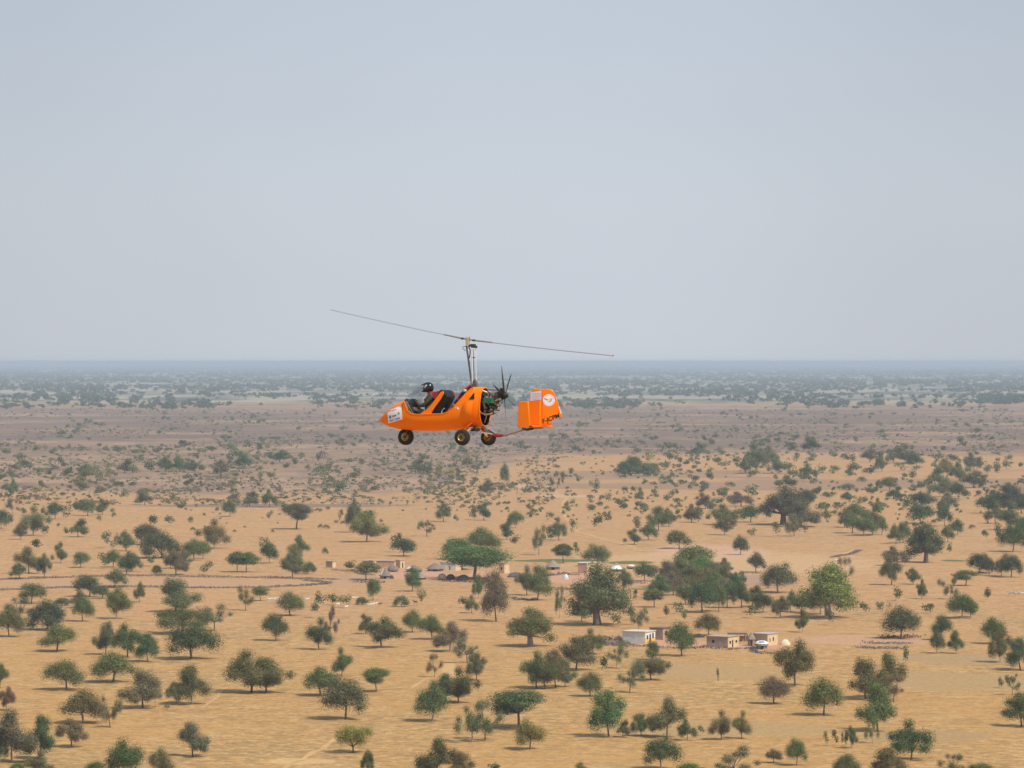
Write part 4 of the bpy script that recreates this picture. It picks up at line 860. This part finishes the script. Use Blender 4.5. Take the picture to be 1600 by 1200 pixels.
# keel tube and braces
q = MB(); q.tube([P(747,664),P(756,668),P(764,676),P(776,680),P(790,679),P(806,674.5),P(820,670),P(850,667)], .030, mat('keel_grey', (.36,.31,.28), .5, metal=.3), 8); kt = q.build('keel_tube', gyro, True)
q = MB(); q.tube([P(772,679.5),P(776,680.1),P(781,680.3),P(787,679.6)], [.032,.050,.048,.032], mat('red_paint', (.30,.04,.03), .5), 8); q.build('red_wrap', kt, True)
q = MB(); q.tube([P(751,662,.05),P(775,677,.02)], .020, ALU, 6); q.tube([P(751,662,-.1),P(758,678,-.3),(0,-.8,.02)], .022, WHT, 6); q.build('brace', gyro)
q = MB(); q.tube([P(752,668,-.1),P(758,673,-.15),P(760,676,-.15)], .045, mat('red_paint', (.30,.04,.03)), 6); q.build('red_bracket', gyro)
q = MB(); q.tube([P(753,676,.1),P(770,678,.02)], .016, BEI, 6); q.tube([(-.05,-.55,.12),(-.12,-.62,.14),(-.1,-.78,.02)], .04, mat('red_paint', (.30,.04,.03)), 6); q.build('brake_link', gyro)
# engine
eng = MB(); eng.box(P(758,629,0), (.40,.36,.42), BLK); eng.box(P(760,641,0), (.30,.30,.20), BLK); eng.box(P(768,622,0), (.22,.26,.20), DKM); eng.box(P(771,634,.02), (.16,.22,.16), BLK); engo = eng.build('engine', gyro, bevel=.02)
for sgn in (1,-1):
    for dx in (0,.20):
        q = MB()
        for k in range(6):
            q.cyl((-.20-dx, sgn*(.10+.025*k), 1.0), (-.20-dx, sgn*(.115+.025*k), 1.0), .082 if k % 2 == 0 else .068, BEI if dx else DKM, n=12)
        q.build('cylinder_head', engo)
    q = MB(); q.tube([(-.20,sgn*.24,.95),(-.20,sgn*.25,.75),(-.22,sgn*.24,.64),(-.40,sgn*.15,.60),(-.52,sgn*.1,.64)], .024, BEI, 8); q.tube([(-.33,sgn*.30,.95),(-.38,sgn*.28,.78),(-.34,sgn*.2,.66)], .024, mat('exhaust', (.36,.27,.2), .5, metal=.4), 8); q.build('exhaust_pipe', engo, True)
    q = MB(); q.tube([(-.10,sgn*.22,1.06),(-.15,sgn*.24,1.18),(-.26,sgn*.18,1.22),(-.38,sgn*.1,1.16)], .026, BEI, 8); q.build('intake_pipe', engo, True)
q = MB(); q.box(P(763,626,.30), (.26,.14,.15), GRNB); q.build('airbox', engo, bevel=.02)
q = MB(); q.cyl(P(765,626,0), P(783,617,0), .20, mat('gearbox_grey', (.10,.085,.075), .5, metal=.4), r2=.11, n=14); q.cyl(P(770,628,.1), P(782,622,.05), .05, BEI, n=8); q.build('gearbox', engo, True)
q = MB(); q.box(P(782,615,.05), (.08,.16,.17), BLK); q.cyl(P(781,609,.05),P(785,609,.05),.05,BLK,n=10); q.box(P(769,616.5,.1), (.10,.10,.12), mat('carburettor', (.25,.2,.16), .5)); q.build('alternator', engo, bevel=.01)
q = MB(); rr_ = random.Random(6)
for k in range(30):
    a = P(rr_.uniform(751,772), rr_.uniform(612,640), rr_.uniform(-.05,.32)); c = P(rr_.uniform(754,782), rr_.uniform(612,644), rr_.uniform(-.1,.3)); m1 = a.lerp(c,.5)+Vector((0,.05,-.05))
    q.tube([a,m1,c], rr_.uniform(.008,.016), rr_.choice((BEI,DKM,BLK,DKM,BLK,mat('pink_hose',(.45,.2,.25)),WHT,BLK)), 5)
q.build('hose', engo)
q = MB(); q.tube([P(750,609,.05),P(784,609.5,.05)], .012, DKM, 6); q.tube([P(784,632,0),P(762,640,0)], .018, BEI, 6); q.tube([P(766,638,0),P(782,625,0)], .020, DKM, 6); q.build('engine_mount', engo)
q = MB(); q.tube([P(748,640,.37),P(752,645,.3),P(760,650,.1),P(757,660,0)], .013, ALU, 6); q.build('cable', gyro)
# propeller: six slim blades (photo shows motion-thinned ones)
hubc = P(787,618,0); q = MB(); q.cyl(hubc+Vector((.08,0,0)), hubc+Vector((-.03,0,0)), .10, BLK, n=18); q.cyl(hubc+Vector((-.03,0,0)), hubc+Vector((-.11,0,0)), .085, BLK, r2=.045, n=18); pr = q.build('propeller', gyro, True)
for ang, ln in ((15,.80),(70,.80),(135,.80),(190,.80),(250,.80),(322,.74)):
    a = R(ang); d = Vector((0, math.sin(a), math.cos(a))); t = Vector((0, math.cos(a), -math.sin(a))); q = MB(); rows = []
    for i, (u, c, tw) in enumerate(((.08,.035,55),(.2,.05,45),(.4,.052,33),(.65,.043,24),(.85,.032,18),(1,.012,16))):
        c *= .52; cd = (t*math.cos(R(tw))+Vector((1,0,0))*math.sin(R(tw))); nn = d.cross(cd); p0 = hubc+d*ln*u+Vector((-.01,0,0))
        rows.append([p0+cd*c, p0+nn*.010*(1.2-u), p0-cd*c, p0-nn*.006*(1.2-u)])
    q.grid(rows, mat('carbon_blade', (.035,.035,.038), .4), close=True); q.build('propeller_blade', pr, True)
# mast, rods, rotor head
q = MB(); q.tube([P(727.5,540,0),P(731.5,566,0),P(737,604,0),P(739,640,0)], .027, mat('mast_grey', (.17,.15,.14), .5, metal=.4), 8); q.prism([P(736.5,605,.07),P(737,597,.05),P(741,592,.05),P(744.5,605,.07)], (0,-.13,0), mat('mast_boot', (.13,.11,.10), .7)); ms = q.build('mast', gyro, True)
for a, c in (((736.5,544,.05),(737,604,.05)),((741.8,545,-.02),(743.5,604,-.02))):
    q = MB(); q.tube([P(*a),P(*c)], .011, WHT, 6); q.build('control_rod', ms)
q = MB(); q.tube([P(738,545,0),P(740,590,0),P(742,604,0)], .008, DKM, 5); q.tube([P(730.5,541,.0),P(733.6,547,0),P(733,556,0),P(731.5,560,0)], .016, DKM, 6); q.tube([P(727,541,0),P(722,541.5,0),P(721.5,544,0),P(726,548,0)], .008, DKM, 5); q.box(P(739,558.5,0), (.09,.10,.025), mat('red_paint',(.30,.04,.03))); q.build('linkage', ms)
q = MB(); q.box(P(729.5,534,0), (.07,.08,.22), BEI); q.cyl(P(728.7,527,0),P(728.9,539,0),.045,BEI,n=10); q.cyl(P(732.8,526,0),P(732.8,530,0),.022,BEI,n=8); q.tube([P(731,541,0),P(735,539,0),P(740,541,0),P(744,542.5,0)], .035, DKM, 6); q.box(P(738.5,540.5,0), (.10,.10,.10), DKM); q.build('rotor_head', gyro)
hub = P(730.3,530.5,0)
Rm = gyro.rotation_euler.to_matrix()
def wtoL(v): return Rm.inverted() @ Vector(v)
for (dx, dz, dy) in ((-215.5/60, 46.5/60, 1.2), (227/60, -25/60, -1.2)):
    w_ = Vector((dx, dy, dz)); sc = 1+w_.y/DG; w_ = Vector((dx*sc, dy, dz*sc+ (w_.y/DG)*.58))
    d = wtoL(w_); L_ = d.length; d.normalize(); side = d.cross(wtoL((0,0,1))).normalized(); up = side.cross(d).normalized()
    q = MB(); rows = []
    for i in range(25):
        u = .17+.83*i/24; c = .085; p_ = hub+d*L_*u+up*(-.015*math.sin(math.pi*u))
        rows.append([p_+side*c*math.cos(a)+up*.012*math.sin(a)*(1+.4*math.cos(a)) for a in [2*math.pi*k/12 for k in range(12)]])
    bl = MB(); bl.grid(rows, mat('blade_grey', (.30,.32,.36), .5), close=True); bl.add(rows[-1], [tuple(range(12))], mat('blade_grey',(.3,.3,.31))); rb = bl.build('rotor_blade', gyro, True)
    q = MB(); q.tube([hub, hub+d*L_*.07-up*.004, hub+d*L_*.175-up*.006], [.020,.022,.018], mat('blade_root', (.30,.28,.25), .5, metal=.3), 6); q.box(hub+d*L_*.04-up*.005, (.06,.07,.05), DKM); q.build('blade_root', rb)
    if dx > 0: q = MB(); q.grid([[p_+side*.11*math.cos(a)+up*.02*math.sin(a)+d*e_ for a in [2*math.pi*k/12 for k in range(12)]] for e_ in (-.05,.005)], mat('tip_orange', (.75,.35,.2), .5), close=True); q.build('blade_tip', rb)
# tail: stabiliser, end fins, centre fin, rudder
q = MB()
rows = []
for y in np.linspace(-.70,.70,15):
    xs0, xs1 = -1.46, -1.90; zc = .30
    rows.append([(( (xs0+xs1)/2 + (xs0-xs1)/2*math.cos(a)), y, zc+.032*math.sin(a)) for a in [2*math.pi*k/14 for k in range(14)]])
q.grid(rows, ORG, close=True); q.build('stabiliser', gyro, True)
def fin(outline, y, th, name, m=ORG, rot=None, ox=None):
    """outline: (x,z) points clockwise; rounded edges through an inset mid ring"""
    cx_ = sum(p[0] for p in outline)/len(outline); cz_ = sum(p[1] for p in outline)/len(outline)
    q = MB(); rings = []
    for k_, off in ((.90,th/2),(.985,th*.33),(1.0,0),(.985,-th*.33),(.90,-th/2)):
        rings.append([Vector((cx_+(x-cx_)*(k_ if abs(x-cx_) > .01 else 1), y+off, cz_+(z-cz_)*(1-(1-k_)*.35))) for x, z in outline])
    if rot is not None:
        c_, s_ = math.cos(rot), math.sin(rot)
        for r_ in rings:
            for p_ in r_: dx_, dy_ = p_.x-ox, p_.y; p_.x = ox+dx_*c_-dy_*s_; p_.y = dx_*s_+dy_*c_
    q.grid(rings, m, close=True); n2 = len(outline); q.add(rings[0], [tuple(range(n2))], m); q.add(rings[-1], [tuple(range(n2))[::-1]], m)
    return q.build(name, gyro, True)
def xz(px, row, y): return ((743-px-23.4*y)/55.2, (683.5-row)/60)
def densify(pts, k=4): 
    o = []
    for a, c in zip(pts, pts[1:]+pts[:1]): o += [(a[0]+(c[0]-a[0])*i/k, a[1]+(c[1]-a[1])*i/k) for i in range(k)]
    return o
for y in (.70, -.70):
    dz = 0 if y > 0 else 3.5
    off_ = 0 if y > 0 else 0
    fin([((743-px-16.4)/55.2, (683.5-row+dz)/60) for px, row in ((810,628.5),(812,627.3),(823.5,627.3),(825,629),(828,664),(826,667.3),(811,667.8),(809,665))], y, .06, 'end_fin')
fin([xz(*a, 0) for a in ((831.5,608.8),(835,607.3),(845.3,607.8),(845.3,664),(829,663),(827,658),(825.8,642),(826.5,630),(829,617))], 0, .13, 'centre_fin')
ox = xz(846.3,0,0)[0]; k_ = 55.2/(51.9+8.0); RD = R(-20)
rud = [(846.3,607),(860,607.8),(863.5,610.5),(868.5,622),(877.2,646),(877.4,650),(862,655.5),(862,661.5),(848,661.8),(846.3,660)]
rud = [(ox-(px-846.3)/55.2*k_, (683.5-row)/60) for px, row in rud]
RD = R(20)   # x decreases aft; +rot swings the trailing edge to the craft's right (away from camera)
ru = fin(rud, 0, .05, 'rudder', rot=RD, ox=ox)
def rud_pt(px, row, off=.032):
    x = -(px-846.3)/55.2*k_; c_, s_ = math.cos(RD), math.sin(RD); return Vector((ox+x*c_-off*s_, x*s_+off*c_, (683.5-row)/60))
# centre fin sticker
def flat(pts, m, name, parent): q = MB(); q.add(pts, [tuple(range(len(pts)))], m); return q.build(name, parent)
fy = lambda px, row: Vector((xz(px,row,.07)[0], .0665+.0, (683.5-row)/60))
FINP = bpy.data.objects['centre_fin']
stf = flat([fy(828.6,612.5), fy(844.8,610.5), fy(844.8,624.3), fy(828,626)], STK, 'fin_sticker', FINP)
q = MB(); rr_ = random.Random(4)
for j in range(5):
    x = 830
    while x < 843:
        w_ = rr_.uniform(.8,2.2); row = 614+j*2.4
        v = [fy(x,row), fy(x+w_,row-.1), fy(x+w_,row+.9), fy(x,row+1)]
        q.add([p_+Vector((0,.003,0)) for p_ in v], [(0,1,2,3)], mat('faded_print', (.42,.42,.60), .6)); x += w_+rr_.uniform(.4,1)
q.build('print_mark', stf)
def disc(cx_, cy_, r_, m, name, parent, off, r0=0):
    n2 = 32; q = MB(); o1 = [rud_pt(cx_+r_*math.cos(2*math.pi*i/n2), cy_+r_*math.sin(2*math.pi*i/n2), off) for i in range(n2)]
    if r0: q.grid([o1,[rud_pt(cx_+r0*math.cos(2*math.pi*i/n2), cy_+r0*math.sin(2*math.pi*i/n2), off) for i in range(n2)]], m, close=True)
    else: q.add(o1, [tuple(range(n2))], m)
    return q.build(name, parent)
em = disc(856.7,624.8,9.4,STK,'emblem',ru,.030)
q = MB()
for i in range(26):
    if i % 13 in (0,): continue
    a = 2*math.pi*i/26; q.add([rud_pt(856.7+(7.4+dr)*math.cos(a+da), 624.8+(7.4+dr)*math.sin(a+da), .0325) for dr, da in ((0,-.07),(1.1,-.05),(1.1,.05),(0,.04))], [(0,1,2,3)], mat('faded_print',(.42,.42,.6)))
q.build('emblem_lettering', em)
GR = mat('green_print', (.05,.22,.06), .6); RP = mat('light_red_print', (.65,.22,.16), .6); YP = mat('yellow_print', (.75,.6,.15), .6)
for pts, m_ in ((((850,621.5),(853,623),(856,624.3),(855.5,625.3),(852,624.2),(850,622.6)),GR),(((856.5,627),(860,624),(861,621),(862,622),(861,626),(857.5,628.5)),RP),(((857,623),(859,621.8),(859.6,623),(857.5,624.3)),RP),(((854.5,627.5),(857,626),(856.5,628.6)),YP)):
    flat([rud_pt(a, c, .033) for a, c in pts], m_, 'emblem_mark', em)
# registration, lettered along the slanted bottom edge
def text_on(txt, p0, p1, height_px, m, name, parent):
    cu = bpy.data.curves.new('t', 'FONT'); cu.body = txt; cu.size = 1; cu.offset = .018; ob = bpy.data.objects.new('t', cu); COL.objects.link(ob)
    dg = bpy.context.evaluated_depsgraph_get(); me = bpy.data.meshes.new_from_object(ob.evaluated_get(dg)); bpy.data.objects.remove(ob)
    xs = [v.co.x for v in me.vertices]; ys_ = [v.co.y for v in me.vertices]; x0, x1, y1 = min(xs), max(xs), max(ys_)
    for v in me.vertices:
        u = (v.co.x-x0)/(x1-x0); t = v.co.y/y1; px = p0[0]+(p1[0]-p0[0])*u-1.4*t; row = p0[1]+(p1[1]-p0[1])*u-height_px*t
        v.co = rud_pt(px-0.0*t, row, .034)
    me.materials.clear(); me.materials.append(m); o = bpy.data.objects.new(name, me); COL.objects.link(o); o.parent = parent; return o
text_on('F-JCPM', (848.2,660.8), (873.6,651.2), 6.6, mat('black_letters', (.02,.02,.025), .6), 'registration', ru)
flat([rud_pt(871.5,634,.032), rud_pt(872.8,634.5,.032), rud_pt(876.8,645,.032), rud_pt(874.8,645.5,.032)], STK, 'white_tape', ru)
q = MB(); q.tube([P(816,668.5,.02),P(823,671,.02),P(833,669,.02)], .03, DKM, 6); q.build('tail_bracket', gyro)
# ------------------------------------------------------------------ the pilot
pilot = empty('person', (0,0,0)); pilot.matrix_world = gyro.matrix_basis.copy(); pilot.rotation_euler = gyro.rotation_euler.copy(); pilot.location = gyro.location.copy()
tag(pilot, 'pilot in black helmet and olive jacket seated in front, hands on the stick', 'person')
JK = mat('olive_jacket', (.085,.075,.045), .95, var=.6, scale=16); TR_ = mat('khaki_trousers', (.20,.15,.10), .95, var=.3, scale=9); SK = mat('dark_skin', (.16,.075,.045), .6)
def skinned(name, chains, parent, mats, matfn, sub=2):
    vs = []; es = []; rs_ = []
    idx = {}
    for ch in chains:
        prev = None
        for (p_, r_) in ch:
            key = tuple(round(c, 4) for c in p_)
            if key not in idx: idx[key] = len(vs); vs.append(key); rs_.append(r_)
            i = idx[key]
            if prev is not None: es.append((prev, i))
            prev = i
    me = bpy.data.meshes.new(name); me.from_pydata(vs, es, []); ob = bpy.data.objects.new(name, me); COL.objects.link(ob)
    md = ob.modifiers.new('skin', 'SKIN'); md.use_smooth_shade = True; sb = ob.modifiers.new('sub', 'SUBSURF'); sb.levels = sub; sb.render_levels = sub
    for i, r_ in enumerate(rs_):
        sv = me.skin_vertices[0].data[i]; sv.radius = (r_, r_); sv.use_root = (i == 0)
    dg = bpy.context.evaluated_depsgraph_get(); m2 = bpy.data.meshes.new_from_object(ob.evaluated_get(dg)); bpy.data.objects.remove(ob)
    m2.materials.clear()
    for m_ in mats: m2.materials.append(m_)
    for p_ in m2.polygons: p_.material_index = matfn(p_.center); p_.use_smooth = True
    m2.name = name; o = bpy.data.objects.new(name, m2); COL.objects.link(o); o.parent = parent; return o
T = lambda px, row, y=0: tuple(P(px, row, y))
pel = (T(671,646,0), .15)
torso = [pel, (T(672,636,0), .155), (T(674,626,0), .165), (T(674,619,0), .14), (T(672,614,0), .065), (T(668.5,609,0), .085), (T(668,604,0), .095)]
ch = [torso]
for sgn in (1,-1):
    ch.append([(T(674,619,0), .14), (T(672,619.5,.20*sgn), .075), (T(664,632,.25*sgn), .058), (T(656,635,.19*sgn), .046), (T(651.5,630.5,.10*sgn), .034), (T(650,627.8,.08*sgn), .030)])
    ch.append([pel, (T(666,648,.12*sgn), .10), (T(650,641,.15*sgn), .078), (T(643,640,.15*sgn), .070), (T(634,652,.14*sgn), .055), (T(622,660,.12*sgn), .042), (T(618,657,.12*sgn), .035)])
    hp = Vector(T(650,627.8,.08*sgn))
    for k in range(4):
        o1 = hp+Vector((.035, sgn*.0+(.026*(k-1.5)), .015)); o2 = o1+Vector((.03,0,-.015-.003*k)); o3 = o2+Vector((-.005,0,-.028))
        ch.append([(tuple(hp), .030), (tuple(o1), .010), (tuple(o2), .009), (tuple(o3), .008)])
    th = hp+Vector((-.01,-sgn*.04,.02)); ch.append([(tuple(hp), .030), (tuple(th), .011), (tuple(th+Vector((.03,0,.01))), .009)])
def mfn(c):
    px = 743-55.2*c.x-23.4*c.y; row = 683.5-60*c.z
    if row < 616: return 2
    if px < 653.0 and row < 633.5: return 2
    if row > 640 or px < 648: return 1
    return 0
bodyp = skinned('body', ch, pilot, [JK, TR_, SK], mfn)
HEL = mat('black_helmet', (.012,.014,.018), .25, coat=.5)
hc = P(668,606,0); q = MB(); n2 = 22; rows = []
for j in range(13):
    a = math.pi*.80*j/12
    rows.append([hc+Vector(((.155+.02*math.cos(t))*math.sin(a)*math.cos(t), .13*math.sin(a)*math.sin(t), .135*math.cos(a))) for t in [2*math.pi*i/n2+.0 for i in range(n2)]])
f_ = MB(); vs = [p_ for r_ in rows for p_ in r_]; fs_ = []
for j in range(12):
    for i in range(n2):
        c_ = (vs[j*n2+i]+vs[(j+1)*n2+i])/2-hc
        if c_.x > .085 and c_.z < .055 and c_.z > -.07: continue          # face opening
        fs_.append((j*n2+i, (j+1)*n2+i, (j+1)*n2+(i+1) % n2, j*n2+(i+1) % n2))
f_.add(vs, fs_, HEL); hl = f_.build('helmet', pilot, True)
sd = hl.modifiers.new('thick', 'SOLIDIFY'); sd.thickness = .015; sd.offset = 1
q = MB(); q.grid([[hc+Vector((.13+.115*u-.06*abs(s)**2*u, .105*s*(1-.25*u), .085-.03*u+.02*(1-abs(s)))) for s in np.linspace(-1,1,9)] for u in (0,.5,1)], mat('dark_visor', (.08,.05,.04), .2)); q.build('visor', hl, True)
q = MB(); q.tube([hc+Vector((.10,-.11,-.10)), hc+Vector((.165,-.05,-.10)), hc+Vector((.175,.0,-.10)), hc+Vector((.165,.05,-.10)), hc+Vector((.10,.11,-.10))], .022, HEL, 6); q.build('chin_bar', hl, True)
q = MB()
fc = hc+Vector((.10,0,-.02)); q.ell(fc, (.045,.07,.085), SK, 12, 8); q.ell(fc+Vector((.05,0,-.005)), (.018,.013,.022), SK, 8, 6); q.ell(fc+Vector((.045,0,-.045)), (.010,.024,.007), mat('lips',(.12,.04,.035)), 8, 5)
for sgn in (1,-1): q.ell(fc+Vector((.040,.028*sgn,.020)), (.008,.012,.007), mat('eyes',(.05,.04,.04)), 8, 5)
q.build('face', bodyp, True)
q = MB(); q.ell(hc+Vector((.02,.132,.01)), (.045,.012,.045), ALU, 12, 6); q.box(hc+Vector((.0,.135,.06)), (.05,.01,.03), WHT); q.build('ear_cover', hl, True)
q = MB(); cn = P(672.5,614,0); q.grid([[cn+Vector((.10*math.cos(t), .10*math.sin(t), dz)) for t in [2*math.pi*i/16 for i in range(16)]] for dz in (-.04,.0,.035)], mat('red_scarf', (.40,.03,.05), .9), close=True); q.build('scarf', pilot, True)
q = MB(); q.tube([P(646,655,0),P(650,640,0),P(650.5,625.5,0)], .014, BLK, 6); q.tube([P(650.5,627,.11),P(650.5,627,-.11)], .016, BLK, 6); q.build('control_stick', gyro)
# ------------------------------------------------------------------ air
HZ = bpy.data.materials.new('haze'); HZ.use_nodes = True; n_ = HZ.node_tree.nodes; n_.clear(); o_ = n_.new('ShaderNodeOutputMaterial'); pv = n_.new('ShaderNodeVolumePrincipled')
pv.inputs['Color'].default_value = (.805,.905,1.0,1); pv.inputs['Density'].default_value = 1/11000; pv.inputs['Anisotropy'].default_value = 0
HZ.node_tree.links.new(pv.outputs[0], o_.inputs['Volume'])
q = MB(); q.box((0,205000-1000,31.0),(420000,412000,64.0),HZ); hz = q.build('haze'); tag(hz, 'pale dusty haze over the plain, thickening to the horizon', 'haze', kind='stuff')
